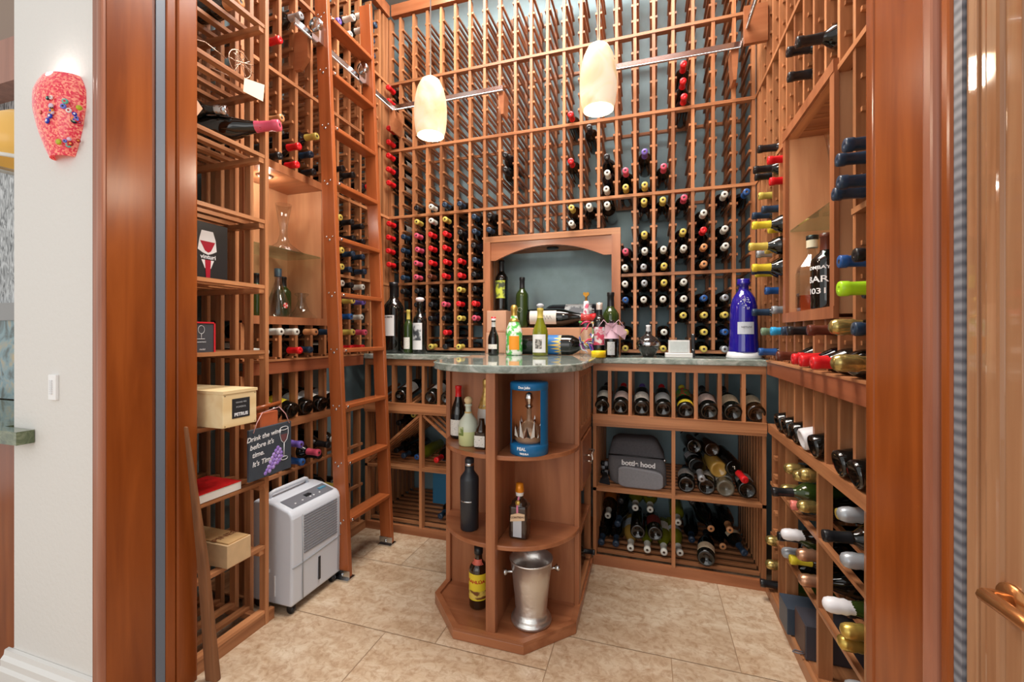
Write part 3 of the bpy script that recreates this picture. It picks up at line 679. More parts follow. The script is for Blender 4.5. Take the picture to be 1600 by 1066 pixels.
tb="""0,6,R 0,7,R 0,8,R 0,9,R 0,12,R 0,13,R 0,14,R 0,15,R 0,16,R 0,18,R 0,19,R 1,4,K 1,5,N 1,6,K 1,7,N 1,8,N 2,3,K 2,4,K 2,5,P 2,6,P 2,7,P 2,8,P 2,9,G 2,10,K 3,0,G 3,2,K 3,3,K 3,4,K 3,5,M 3,6,R 3,7,R 3,8,R 3,9,W 3,10,W 4,0,K 4,1,R 4,2,K 4,3,P 4,4,K 4,5,R 4,6,R 4,7,R 4,8,R 4,9,G 4,10,N 5,0,G 5,2,G 5,3,R 5,4,G 5,5,R 5,6,R 5,7,K 5,8,K 5,10,N 6,2,P 6,3,R 6,4,K 6,5,K 6,6,N 6,7,K 6,8,N 6,9,N 7,8,N 7,9,K 8,12,K 8,13,K 12,8,W 12,9,G 12,12,R 12,15,R 13,9,W 13,14,K 14,9,W 14,10,W 14,11,W 14,12,K 15,0,G 15,1,G 15,3,B 15,4,W 15,5,W 15,6,P 15,10,G 15,11,P 16,3,W 16,4,S 16,5,S 16,6,W 16,7,G 16,9,G 16,10,G 16,12,V 17,0,G 17,1,W 17,3,W 17,4,G 17,5,G 17,6,W 17,9,G 17,11,P 18,2,G 18,3,W 18,4,W 18,6,W 18,7,G 18,9,P 18,15,R 18,16,R 18,17,R 19,0,G 19,1,G 19,2,G 19,3,B 19,5,O 19,6,O 19,7,R 19,8,W 20,0,S 20,1,B 20,2,G 20,3,S 20,6,W 20,7,W 20,9,W 21,9,B"""
tl="""0,0,W 1,1,W 0,10,K 1,10,K 1,12,O 1,16,R 2,0,R 2,1,W 2,10,R 2,11,R 2,18,S 3,0,N 3,1,O 3,10,K 3,11,N 3,12,G 4,1,N 4,20,K 5,3,R 5,4,W 5,5,G 5,6,G 5,8,G 5,10,K 5,11,K 5,20,V 6,0,R 6,1,G 6,2,B 6,3,G 6,4,K 6,5,N 6,6,N 6,7,K 6,8,K 6,10,W 6,11,K 6,20,W 6,21,W 7,0,R 7,1,P 7,2,W 7,3,V 7,4,W 7,5,N 7,6,N 7,7,K 7,8,K 7,21,W 7,22,W 8,19,W 8,20,N 8,11,R 8,21,N 8,22,N 8,24,N"""
tr="""3,11,K,0.433 5,12,K,0.461 5,11,K,0.464 9,10,K,0.457 10,9,K,0.466 9,9,K,0.440 8,9,R,0.471 0,6,N,0.449 1,6,N,0.469 8,8,R,0.478 10,8,G,0.481 9,7,N,0.472 10,7,N,0.455 8,6,Y,0.415 9,6,Y,0.496 8,5,G,0.403 9,5,G,0.484 10,5,S,0.473 0,5,N,0.437 1,5,N,0.461 0,3,K,0.469 8,4,Y,0.415 9,4,N,0.433 10,4,Y,0.468 9,3,B,0.484 10,2,N,0.455 8,2,S,0.487 1,3,B,0.473 -1,2,L,0.403 0,2,K,0.488 9,1,T,0.470 7,1,C,0.459 6,1,N,0.471 3,1,M,0.464 1,1,F,0.450 0,1,N,0.467 5,1,K,0.463 4,0,R,0.466 9,0,B,0.460 5,0,M,0.431 3,0,R,0.423 2,0,R,0.415 1,0,R,0.412 0,0,F,0.421"""
SH=[('bord',glassdark),('bord',glassdark),('burg',glassdark),('bord',plain('near_black_glass',(18,16,22),.06,coat=.5))]
def gridlabel(c,i,j,wall,frm):
    return '%s-capped bottle, %s wall rack, %s column from %s, %s row up'%(CN[c],wall,ORD[i],frm,ORD[j])
for i,j,c in slots(tb):
    k,g=SH[(i*7+j*3)%4]
    if c in 'GY' and (i+j)%3==0: g=glassbrown
    x=XK(i)+P/2; L=.0
    zb=ZJ(j)+.0355
    bottle((x+random.uniform(-.003,.003),YB+DEP-.012-(.02 if c=='R' and i==0 else random.uniform(0,.012)),zb),(0,-1,0),c,gridlabel(c,i,j,'back','left corner'),k,g,labW if i in (0,1,5,20) else (labG if c in 'KN' else None),roll=random.choice([0,.6,-.7,PI]) if i!=0 else -1.2,group='bottles in the back wall racking')
for i,j,c in slots(tl):
    y=1.574+PR*(i-2)+PR/2; k,g=SH[(i*5+j)%4]; out=random.uniform(.0,.03)
    bottle((XL-DEP+.015+out,y,ZJ(j)+.0355),(1,random.uniform(-.02,.02),0),c,gridlabel(c,9-i if i<=9 else 0,j,'left','back corner'),'bord',g,labW if j in (0,) else None,group='bottles in the left wall racking')
for w_ in tr.split():
    i,j,c,tx=w_.split(','); i=int(i); j=int(j); tx=float(tx)
    y=1.362+PR*(i-2)+PR/2; g=SH[(i*5+j)%4][1]; kd='champ' if c=='F' else 'bord'
    L_=.313 if kd=='champ' else .30; bottle((min(tx+L_,XR+DEP-.002),y,ZJ(j)+(.0355 if kd=='bord' else .042)),(-1,0,0),c,gridlabel(c,10-i,j,'right','back corner'),kd,g,None,sxy=1.0,s=(min(tx+L_,XR+DEP-.002)-tx)/L_,group='bottles in the right wall racking')
# display rows under the counter
DD=(0,.968,.25)
dsp=[('K',glassdark,labW,'white lettered label'),('R',glassdark,labP,'pinkish label and red cap'),('V',glassdark,labW,'white label and violet cap'),('R',glassdark,labG,'grey label, red cap'),('Y',glassdark,labY,'yellow label, multicoloured shoulder'),('K',glassdark,labP,'large pinkish label'),('K',glassdark,labC,'wide cream label'),('K',glassbrown,labC,'cream and gold label')]
ux=[-.262]+[-.1807,-.0822,.0177,.117,.216,.318,.417]+[.508]
for i,(c,g,lb,ds) in enumerate(dsp):
    x=(ux[i]+ux[i+1])/2+(.004 if i<4 else .006)
    b=bottle((x,2.178,.7965),DD,c,'bottle with %s, %s in display row right of bar end'%(ds,ORD[i]),'bord' if i<5 else 'burg',g,lb,group='display row bottles right of the bar end',lz=(.045,.125) if i!=4 else (.02,.05),half=1.3)
    if i==4:
        a=MB(); a.lathe([(.038,.10),(.038,.185),(.0355,.2),(.027,.215)],labmat('carnival_print',(220,60,60),(60,160,70),22,'mottle'),14,-PI/2-1.3,-PI/2+1.3); local('shoulder_art',a,None,b)
for i,x in enumerate([-1.37,-1.175,-1.075,-.985]):
    bottle((x,2.178,.7965),DD,'W' if i==2 else 'K','tilted dark bottle, %s from the ladder in display row left of bar end'%ORD[i],'bord',glassdark,labW,roll=.5,group='display row bottles left of the bar end')
for i,(y,c,lb,ds) in enumerate([(1.525,'K',labC,'cream'),(1.623,'K',labY,'yellow'),(1.72,'K',labG,'white and grey'),(1.818,'K',labW,'white'),(1.915,'K',labG,'grey')]):
    bottle((-1.600,y,.7945),(-.975,0,.22),c,'%s-labelled bottle, base outward, %s from shelf unit in left display row'%(ds,ORD[i]),'bord',glassdark,lb,group='display row bottles on the left wall',lz=(.05,.14),roll=-.3)
for i,(y,c) in enumerate([(1.9957,'K'),(1.898,'K'),(1.80,'K'),(1.703,'X'),(1.606,'K'),(1.411,'K'),(1.313,'K')]):
    b=bottle((.502,y,.7945),(.975,0,.22),'K','%s bottle tilted base outward, %s from the corner in the right display row'%('white-wrapped' if c=='X' else 'dark',ORD[i]),'bord',glassdark if c=='K' else plain('white_wrap',(226,226,230),.4),labW,group='display row bottles on the right wall')
# peninsula flank bottles
for i,y in enumerate((1.865,1.935,2.005)):
    bottle((-.285,y,.80),(-.97,0,.22),'K','dark bottle tilted base outward, %s from the front on the bar end flank'%ORD[i],'bord',glassdark,None,s=.8,group='bottles on the bar end flank')
bottle((-.47,2.10,.10),(1,0,0),'K','black bottle neck poking from the bottom of the bar end flank','bord',glassdark,None,s=.75)
# right lower bays (neck tip position)
rb=[(1.675,.684,'F','top layer'),(1.735,.660,'F','top layer'),(1.84,.655,'F','top layer'),(1.80,.575,'K','jutting black neck'),(1.765,.545,'H','pink foil'),(1.69,.570,'F','middle'),(1.885,.56,'F','middle'),
 (1.78,.431,'X','white foil'),(1.700,.400,'E','upper'),(1.845,.395,'K','upper'),(1.775,.345,'Y','yellow sleeve'),(1.678,.325,'E','lower'),(1.870,.325,'S','silver foil'),
 (1.365,.672,'S','top'),(1.409,.592,'K','white shoulder label'),(1.345,.560,'S','lower'),(1.50,.56,'K','back'),(1.57,.60,'G','back'),
 (1.391,.411,'X','big white foil'),(1.345,.372,'D','upper gold'),(1.363,.330,'D','lower gold'),(1.500,.34,'K','behind'),(1.320,.240,'S','silver'),(1.386,.150,'K','lowest'),(1.47,.10,'G','floor'),
 (2.103,.265,'F','upper'),(2.103,.160,'F','lower'),(2.110,.073,'K','bottom')]
seen={}
for n,(y,z,c,w) in enumerate(rb):
    bay='bay nearest the doorway' if y<1.62 else ('middle bay' if y<2 else 'corner column')
    key=(c,bay); seen[key]=seen.get(key,0)+1
    kd='champ' if c in 'FEXSD' else 'bord'; L=.31 if kd=='champ' else .30
    out={'K':.47,'X':.465}.get(c,.49)
    if c=='K' and w=='jutting black neck': out=.44
    if w in('back','behind'): out=.56
    d=Vector((-1,random.uniform(-.05,.05),random.uniform(-.06,.0)))
    tipv=Vector((out,y,z)); base=tipv-d.normalized()*L
    bottle(base,d,c,'%s-topped bottle, %s such from above, %s of right base rack'%(CN[c],ORD[seen[key]-1],bay),kd,glassdark if n%3 else glassgreen,labW if c=='K' and y<1.45 else None,group='sparkling wines in the right base rack',roll=1.2,name='champagne_bottle' if kd=='champ' else 'wine_bottle',cat='sparkling wine bottle' if kd=='champ' else 'wine bottle',lz=(.14,.186))
# left lower wall bins, behind the sign
for (y,z,c) in [(1.62,.645,'V'),(1.70,.588,'P'),(1.63,.560,'B'),(1.74,.56,'K'),(1.80,.60,'K'),(1.75,.34,'K'),(1.85,.37,'G'),(1.95,.34,'K'),(1.90,.60,'W')]:
    bottle((-1.60-.25 if c!='P' else -1.57-.25,y,z),(1,0,-.02),c,'%s-capped bottle lying in the lower left rack, about %s from the ladder'%(CN[c],'a hand' if c in 'KGW' else 'two hands') if False else '%s-capped bottle in the lower left wall rack %s'%(CN[c],{'V':'just right of the slate sign','P':'right of slate sign, sticking out','B':'below the violet one by the sign','W':'behind the ladder, highest'}.get(c,'%s shelf, %s'%('upper' if z>.5 else 'lower','beside the pink one' if y<1.76 else 'nearer the ladder'))),'bord',glassdark,None,group='bottles in the lower left rack')
# bins right of the bar end
def tipb(tip,d,L=.30):
    return Vector(tip)-Vector(d).normalized()*L
BG='bottles piled in the base cabinet bins'
F0=(0,-.985,.0)
R_=.0375
def pile(tip,c,label,kind='bord',glass=None,lab=None,rev=False,d=None,lz=(.055,.145),roll=0):
    d=Vector(d or ((0,-1,0)))
    if not rev: b=tipb(tip,d); bottle(b,d,c,label,kind,glass,lab,group=BG,lz=lz,roll=roll)
    else: bottle(tip,-d,c,label,kind,glass,lab,group=BG,lz=lz,roll=roll)
nk='lower left bin'
pile((-.228,2.24,.085),'N','dark bottle neck outward at the far left of the lower left bin floor',d=(-.02,-1,-.10))
pile((-.155,2.24,.088),'N','dark bottle neck outward, second on the lower left bin floor',d=(.0,-1,-.10))
pile((-.150,2.30,.165),'N','dark slanting bottle lying over two others in the lower left bin',d=(-.08,-1,-.14),kind='burg')
pile((-.082,2.22,.088),'W','amber white-wine bottle with white cap, leftmost of three on the bin floor',glass=glassgold,lab=labG,kind='burg',d=(0,-1,-.06))
pile((-.002,2.22,.091),'W','green-gold bottle with white cap, middle of three on the bin floor',glass=glassolive,lab=labG,kind='burg',d=(0,-1,-.06))
pile((.076,2.22,.091),'W','green-gold bottle with white cap, rightmost of three on the bin floor',glass=glassolive,lab=labW,kind='burg',d=(0,-1,-.06))
pile((-.048,2.25,.160),'K','dark bottle lying base outward, left of two, second layer of lower left bin',rev=True,d=(0,-1,0))
pile((.036,2.25,.163),'K','dark bottle with red label, base outward, right of two, second layer',rev=True,d=(.05,-1,0),lab=plain('dark_red_label',(110,40,36),.5))
pile((-.205,2.36,.178),'W','bottle with orange label and white cap near the left slats of the lower bin',glass=glassbrown,lab=plain('orange_label',(216,120,40),.5),d=(0,-1,-.12),lz=(.08,.16))
pile((-.062,2.34,.245),'W','olive bottle with white cap, left of the two in the third layer',glass=glassolive,kind='burg',d=(0,-1,-.06))
pile((.012,2.34,.245),'W','olive bottle with white cap, right of the two in the third layer',glass=glassolive,kind='burg',d=(0,-1,-.06))
pile((-.14,2.40,.25),'K','dark bottle at the back of the lower left bin, upper layer',d=(-.1,-1,-.05))
bottle((.010,2.40,.322),(0,1,0),'K','clear glass bottle base outward on top of the lower left bin pile','burg',glassgreen,labW,group=BG)
pile((.150,2.24,.090),'W','olive bottle with grey label against the bin divider, lower right bin floor',glass=glassolive,lab=labG,kind='burg',d=(.1,-1,-.06),lz=(.10,.135))
pile((.262,2.20,.100),'K','bottle with white band label, base outward at the front of lower right bin',rev=True,d=(-.12,-1,0),lab=labC,kind='burg',lz=(.03,.09))
pile((.150,2.38,.18),'W','bottle with white cap in second layer beside the bin divider, lower right bin',glass=glassolive,d=(0,-1,-.05))
pile((.216,2.38,.100),'N','dark bottle behind the banded one, lower right bin floor',d=(-.05,-1,-.02))
pile((.355,2.34,.105),'O','black bottle with gold tip at the middle of lower right bin floor',d=(.05,-1,-.05),kind='champ')
pile((.300,2.33,.190),'O','black bottle with gold tip, second layer of lower right bin, left',d=(.1,-1,-.04),kind='champ')
pile((.385,2.33,.195),'O','black bottle with gold tip, second layer of lower right bin, right',d=(.0,-1,-.04))
pile((.440,2.28,.115),'N','dark bottle with cream shoulder band at right of lower right bin',d=(.20,-1,-.08),lab=labC,lz=(.15,.186),kind='bord')
pile((.225,2.44,.27),'K','dark bottle at the back top of lower right bin, left',d=(0,-1,0))
pile((.35,2.44,.28),'K','dark bottle at the back top of lower right bin, right',d=(0,-1,0))
# upper right bin (bases outward)
for (x,z,g,ds) in [(.178,.43,glassdark,'leftmost'),(.268,.43,glassdark,'second'),(.350,.43,plain('smoky_glass',(96,92,78),.08,coat=.4),'third (pale)'),(.440,.432,glassdark,'rightmost')]:
    pile((x,2.225,z),'K','wine bottle lying base outward, %s of the front four in the upper right bin'%ds,rev=True,d=(-.06,-1,0),glass=g,lab=labW,kind='burg')
pile((.230,2.30,.505),'K','dark bottle lying base outward, second layer left, upper right bin',rev=True,d=(.08,-1,0),kind='burg',lab=labG)
pile((.330,2.28,.50),'K','pale gold bottle slanting across the second layer, upper right bin',rev=True,d=(.12,-1,-.05),kind='burg',glass=glassgold)
pile((.245,2.21,.470),'S','bottle neck with grey disc cap poking out between front bases, upper right bin',d=(.05,-1,-.22))
pile((.395,2.27,.515),'W','dark bottle with white printed label lying on the right of the upper right bin pile',rev=True,d=(.10,-1,.02),kind='burg',lab=labW,lz=(.06,.13))
pile((.420,2.17,.495),'R','bottle with bright red capsule pointing outward over the rightmost base',d=(.22,-1,-.18))
pile((.225,2.34,.590),'K','dark bottle base outward on the very top left of the upper right bin pile',rev=True,d=(.10,-1,0))
pile((.310,2.36,.575),'K','brown glass bottle base outward on the very top right of the pile',rev=True,d=(.14,-1,0),glass=glassbrown)
# bins left of the bar end
for (x,y,z,c,g,l) in [(-1.44,2.28,.625,'K',glassdark,'dark bottle on the diagonal slats, lowest of the pile by the ladder'),(-1.35,2.30,.675,'G',glassolive,'olive bottle on the diagonal slats near the bin divider'),(-1.40,2.42,.66,'K',glassdark,'dark bottle behind, on the diagonal slats'),
   (-1.395,2.26,.435,'N',glassdark,'dark bottle under the diagonal slats, left of two'),(-1.31,2.27,.432,'B',glassolive,'olive bottle under the diagonal slats, right of two'),(-1.47,2.30,.45,'K',glassdark,'dark bottle under the diagonal slats near the ladder'),
   (-1.165,2.24,.435,'R',glassdark,'dark bottle with red cap in the small upper bin beside the bar end'),(-1.095,2.28,.43,'N',glassdark,'dark bottle beside the red-capped one in the small bin'),
   (-1.145,2.25,.108,'N',glassdark,'dark bottle on the bottom slats beside the bar end'),(-1.06,2.24,.105,'G',glassbrown,'brown bottle with pale cork end on bottom slats beside the bar end')]:
    bottle((x,y+.29,z),(0,-1,-.02),c,l,'bord',g,labC if c=='G' else None,group='bottles in the bins left of the bar end',roll=-.6)
t=thing('storage_box','blue cardboard box at the back of the bottom bin left of the bar end','box',(-1.14,2.58,.06))
obj('carton',MB().box(-1.33,-.97,2.50,2.70,.062,.33),plain('blue_card',(60,130,170),.6),t)
# ---------------------------------------------------------------- counter top bottles
UP=(0,0,1); FC=Vector((0,-1,0))
def stand(x,y,z,h,w,cap,label,kind='bord',glass=None,lab=None,name='wine_bottle',cat='wine bottle',lz=(.055,.145),half=1.2,group=None):
    R=PROF[kind][6][0]
    return bottle((x,y,z),UP,cap,label,kind,glass,lab,s=h/.3,sxy=w/(2*R),name=name,cat=cat,roll=math.atan2(-x,y)*-1 if False else 0,lz=lz,half=half,group=group)
TZ=1.0425
b=stand(-1.506,2.32,TZ,.438,.124,None,'very tall black wine bottle with white label at the left end of the counter',lab=plain('label_plain_white',(228,230,232),.5),lz=(.072,.158),half=.62)
cyltext('label_text','LA VERITE',.0075,plain('ink',(60,60,64),.6),b,.0382,.150)
local('neck_foil',MB().lathe([(.0152,.225),(.0150,.282),(.0168,.284),(.0168,.299),(.0,.3005)],black,16),None,b)
b=stand(-1.39,2.30,TZ,.262,.056,'G','small slim white-wine bottle with gold cap between two big black bottles',lab=labW,lz=(.03,.11),half=.8,glass=glassgreen)
b=stand(-1.311,2.30,TZ,.312,.086,None,'black bottle with pale portrait label and white stopper on the left counter',kind='bord',lab=plain('portrait_label_paper',(226,228,230),.5),lz=(.022,.175),half=.8)
local('portrait_print',MB().lathe([(.0386,.075),(.0386,.165)],labmat('portrait_print',(60,66,72),(206,212,216),9,'mottle'),12,-PI/2-.66,-PI/2+.66),None,b)
local('stopper',MB().lathe([(.012,.298),(.020,.302),(.024,.312),(.018,.322),(0,.326)],plain('pinkish_white',(232,214,216),.3),14),None,b)
b=stand(-.802,2.20,TZ,.190,.060,None,'small squat dark liqueur bottle with white strip label and red cap',name='liquor_bottle',cat='liquor bottle',kind='burg')
local('capsule',MB().lathe([(.0155,.238),(.0155,.296),(.0170,.297),(.0170,.318),(0,.320)],plain('white_neck',(226,226,228),.4),14),None,b,'white neck band')
local('cap',MB().lathe([(.0165,.300),(.0175,.330),(0,.332)],capmat('R'),14),None,b,'red cap')
local('label',MB().lathe([(.0412,.055),(.0412,.095)],labW,14,-PI/2-1.0,-PI/2+1.0),None,b)
b=stand(-.700,2.25,TZ,.262,.090,None,'champagne bottle painted with bright flowers and patches, gold foil top',kind='champ',glass=labmat('painted_flowers',(90,190,90),(236,240,232),14,'mottle'),name='champagne_bottle',cat='champagne bottle')
local('gold_foil',MB().lathe([(.026,.208),(.030,.214),(.0225,.222),(.0172,.24),(.0160,.275),(.0195,.285),(.019,.30),(.012,.314),(0,.318)],capmat('D'),16),None,b,'gold foil top')
local('label',MB().lathe([(.0446,.035),(.0446,.12)],plain('orange_label2',(232,150,40),.5),14,-PI/2-.35,-PI/2+.95),None,b,'orange label')
b=stand(-.545,2.22,TZ,.252,.084,'G','olive white-wine bottle with white label and gold capsule, front of the niche',kind='burg',glass=glassolive,lab=labmat('label_sketch',(232,230,226),(120,118,116),26,'mottle') if False else plain('label_plain_white',(228,230,232),.5),lz=(.022,.135),half=.95)
local('sketch_print',MB().lathe([(.0413,.045),(.0413,.105)],labmat('sketch_print',(170,166,160),(90,88,86),30,'mottle'),10,-PI/2-.45,-PI/2+.45),None,b)
local('glass_stopper',MB().lathe([(.010,.300),(.012,.306),(.019,.314),(.019,.322),(.010,.330),(0,.331)],plain('stopper_grey',(190,192,200),.1),14),None,b)
# decorated clear bottle with heart stopper
t=stand(-.299,2.20,TZ,.285,.068,None,'tall clear bottle wrapped in coloured swirls with a gold heart stopper',kind='bord',glass=glassclear,name='decorated_bottle',cat='decorative bottle')
sw=MB()
cols2=[(214,60,100),(60,90,190),(240,200,60),(250,250,250),(150,60,160),(240,240,244),(90,170,90)]
for k in range(16):
    a0=random.random()*2*PI; z0=.01+.17*random.random(); r=.0384
    pts=[(r*math.cos(a0+.32*q),r*math.sin(a0+.32*q),z0+.012*q*random.choice([.6,1.0,1.2])) for q in range(6)]
    pts=[(x,y,min(z,.186)) for x,y,z in pts]
    c=cols2[k%7]; sw.tube(pts,[.0015,.004,.005,.005,.004,.001],plain('swirl_%d'%(k%7),c,.3),5)
local('painted_swirls',sw,None,t)
ht=MB(); hp=[]
for k in range(20):
    a=2*PI*k/20; hp.append(((.0011*16*math.sin(a)**3),.333+.0011*(13*math.cos(a)-5*math.cos(2*a)-2*math.cos(3*a)-math.cos(4*a))))
ht.prism(hp,-.010,.010,None,plane='xz'); ht.lathe([(.010,.298),(.006,.305),(.007,.325)],None,12)
local('heart_stopper',ht,plain('amber_gold',(150,104,30),.2,metal=.7),t,'gold heart stopper')
local('neck_sleeve',MB().lathe([(.0185,.228),(.0156,.25),(.0150,.298),(0,.299)],labmat('silver_pink_print',(230,226,232),(196,80,110),18,'mottle'),12),None,t)
b=stand(-.237,2.24,TZ,.275,.070,'K','dark bottle with pink and white label standing in a yellow tin',kind='bord',lab=labmat('pink_print',(222,216,222),(190,60,90),12,'mottle'),lz=(.065,.165),half=.9)
local('crown_print',MB().lathe([(.0170,.262),(.0176,.284),(.0176,.301),(0,.3025)],plain('silver_top',(214,200,190),.25,metal=.3),12),None,b)
t=thing('round_tin','low round yellow tin under the pink-labelled dark bottle','tin',(-.237,2.205,TZ))
obj('tin',MB().lathe([(0,0),(.036,0),(.036,.030),(.033,.033),(0,.033)],plain('tin_yellow',(240,204,30),.35),24,mtx=Matrix.Translation((-.232,2.155,TZ))),None,t)
b=stand(-.190,2.36,TZ,.338,.088,'K','dark green bottle standing at the right side of the arched niche',glass=glassgreen)
# bow bottle
t=stand(-.172,2.19,TZ,.185,.074,None,'small squat dark bottle wearing a pink tulle bow',kind='burg',name='liquor_bottle',cat='liquor bottle',lab=labG,lz=(.02,.125),half=.5)
tl_=MB(); tulle=plain('pink_tulle',(232,196,214),.6,trans=.25,ior=1.02)
tl_.lathe([(.042,.150),(.038,.17),(.026,.21),(.020,.235),(.026,.262),(.034,.275)],tulle,10)
for sx_,dx in ((1,.075),(-1,.035)):
    pts=[(0,-.02,.22),(sx_*.03,-.03,.25),(sx_*dx*.8,-.02,.22),(sx_*dx*1.1,-.01,.165)]
    tl_.add([pts[0],(pts[1][0],-.03,.265),(pts[2][0],-.02,.25),(pts[3][0],-.01,.20),(pts[3][0]*.85,-.012,.14),(pts[2][0]*.8,-.03,.17),(pts[1][0],-.035,.19)],[(0,1,2,3,4,5,6)],tulle)
    tl_.tube([(0,-.03,.24),(sx_*.04,-.035,.30),(sx_*.07,-.03,.24)],.003,tulle,5)
local('tulle_bow',tl_,None,t,'pink tulle bow')
# round decanter
t=thing('round_decanter','round dark decanter with a silver band on the counter beside the photo box','decanter',(.003,2.30,TZ))
M0=Matrix.Translation((.003,2.30,TZ)); smoke=plain('smoke_glass',(36,34,34),.03,coat=.6)
obj('decanter_body',MB().lathe([(0,0),(.026,0),(.030,.006),(.048,.035),(.058,.06),(.057,.074),(.044,.094),(.020,.108),(.014,.118),(.0135,.128)],smoke,28,mtx=M0),None,t)
obj('silver_band',MB().lathe([(.0592,.056),(.060,.060),(.060,.070),(.0588,.074)],chrome,28,mtx=M0),None,t)
obj('stopper',MB().lathe([(.010,.125),(.012,.132),(.010,.150),(.013,.160),(0,.163)],plain('clear_top',(210,214,218),.05,coat=.5),14,mtx=M0),None,t)
obj('silver_tag_chain',MB().tube([(-.038,2.262,TZ+.088),(-.02,2.25,TZ+.070),(.005,2.24,TZ+.062),(.03,2.25,TZ+.070),(.042,2.262,TZ+.088)],.0015,chrome,6),None,t)
t=thing('silver_box','silvery white picture box on a wider base on the right counter','box',(.145,2.27,TZ))
obj('base',MB().rbox(.082,.208,2.235,2.31,TZ,TZ+.022,.004,None),plain('pale_silver',(214,214,212),.35,metal=.2),t)
obj('frame',MB().box(.098,.196,2.25,2.30,TZ+.022,TZ+.085),plain('pale_silver',(214,214,212),.35),t,bevel=.002)
obj('picture',MB().box(.105,.186,2.247,2.25,TZ+.028,TZ+.079),plain('pale_picture',(196,206,206),.3,noise=.1,nscale=40),t)
t=thing('corkscrew','black corkscrew standing behind the silvery picture box','corkscrew',(.215,2.33,TZ))
obj('handle',MB().rbox(.208,.226,2.322,2.335,TZ,TZ+.115,.004,None),black,t)
obj('pivot_pins',MB().lathe([(0,0),(.004,0),(.004,.018),(0,.018)],chrome,8,mtx=Matrix.Translation((.217,2.338,TZ+.035))@Matrix.Rotation(PI/2,4,'X')).lathe([(0,0),(.004,0),(.004,.018),(0,.018)],chrome,8,mtx=Matrix.Translation((.217,2.338,TZ+.112))@Matrix.Rotation(PI/2,4,'X')),None,t)
# cobalt bottle
t=thing('cobalt_bottle','large glossy cobalt blue ceramic bottle on a white base at the right counter end','bottle',(.44,2.30,TZ))
M0=Matrix.Translation((.44,2.30,TZ)); cob=plain('cobalt_glaze',(30,24,138),.07,coat=.8)
obj('bottle_body',MB().lathe([(0,.028),(.066,.028),(.066,.034),(.062,.10),(.060,.20),(.058,.25),(.050,.285),(.034,.312),(.023,.326),(.021,.345),(.029,.350),(.031,.362),(.027,.368),(.030,.378),(0,.380)],cob,32,mtx=M0),None,t)
obj('base',MB().lathe([(0,0),(.075,0),(.078,.004),(.070,.030),(0,.032)],plain('white_glaze',(226,228,232),.2),32,mtx=M0,sy=.9),None,t,'white base')
lb=MB(); lb.lathe([(.0625,.115),(.0618,.172)],plain('silver_label',(196,204,216),.45),12,-PI/2-.62,-PI/2+.55,mtx=M0); lo=obj('label',lb,None,t)
text('label_text','NEPTUNE',.0105,plain('ink',(60,60,64),.6),t,(.44,2.2366,TZ+.148),(1,0,0),(0,0,1))
em=MB()
for k in range(26):
    a=random.random()*2*PI; r=random.random()**.5; px=.44+.017*r*math.cos(a); pz=TZ+.262+.032*r*math.sin(a)
    dz=pz-TZ; rr=.0585-max(0,dz-.25)*.25; yy=2.30-math.sqrt(max(rr*rr-(px-.44)**2,0))-.0005
    em.beam((px-.004*math.cos(k),yy,pz-.004*math.sin(k)),(px+.004*math.cos(k),yy-.0004,pz+.004*math.sin(k)),.0018,.0018)
obj('white_emblem',em,plain('emblem_white',(214,216,240),.4),t)
# niche boxes and bottles
t=thing('wooden_box','pale wooden wine box at left of the arched niche, lower of two','box',(-.87,2.42,TZ),'two stacked wine boxes in the niche')
def wbox(t,x0,x1,y0,y1,z0,z1,mat):
    obj('carcass',MB().box(x0,x1,y0,y1,z0,z1),mat,t,bevel=.002)
    obj('lid_panel',MB().box(x0+.008,x1-.008,y0-.002,y0,z0+.008,z1-.008),mat,t)
cb=plain('wine_box_wood',(206,160,132),.5,noise=.06,nscale=12)
wbox(t,-.921,-.80,2.40,2.70,TZ,1.168,cb)
t=thing('wooden_box','pale wooden wine box in the arched niche, upper of two, bottle on top','box',(-.87,2.42,1.170),'two stacked wine boxes in the niche')
wbox(t,-.921,-.80,2.41,2.70,1.170,1.298,cb)
b=stand(-.868,2.53,1.300,.318,.082,None,'black bottle with yellow and green art label on the stacked wine boxes',lab=labmat('yellow_art',(200,214,70),(70,80,60),9,'mottle'),lz=(.075,.178),half=.85)
local('neck_foil',MB().lathe([(.0155,.235),(.0150,.282),(.0168,.284),(.0168,.299),(0,.3005)],black,16),None,b)
t=thing('wine_crate','plain wooden crate along the back of the arched niche carrying the big lying bottles','crate',(-.55,2.49,TZ))
wbox(t,-.785,-.30,2.47,2.715,TZ,1.196,plain('crate_wood',(204,150,114),.5,noise=.08,nscale=10))
b=stand(-.732,2.52,1.1985,.305,.078,'K','green glass bottle with dark lettering on the crate in the arched niche',glass=glassgreen,lab=None)
local('etched_ring',MB().tube([(-.004+.013*math.cos(a*PI/8),-.0375,.105+.013*math.sin(a*PI/8)) for a in range(16)],.0007,plain('etch',(190,196,180),.5),5,closed=True),None,b)
b=bottle((-.70,2.545,1.258),(1,.02,0),'R','huge dark bottle lying on the crate with a white scripted label','burg',glassdark,None,s=1.36,sxy=1.36,up=Vector((0,0,1)))
b2=local('label',MB().lathe([(.0412,.028),(.0412,.134)],plain('script_label',(220,216,208),.6),16,PI/2-.35,PI/2+.9),None,b)
b['label']='huge dark bottle lying on the crate with a white scripted label'
b=bottle((-.29,2.66,1.275),(-1,0,0),None,'largest dark bottle lying behind the scripted one, silvery worn label','bord',plain('smoke_black',(34,36,42),.15,coat=.3),None,s=1.5,sxy=1.85)
local('label',MB().lathe([(.0381,.02),(.0381,.13)],labmat('worn_silver',(196,204,208),(110,118,126),16,'mottle'),16,PI*.9,PI*1.9),None,b)
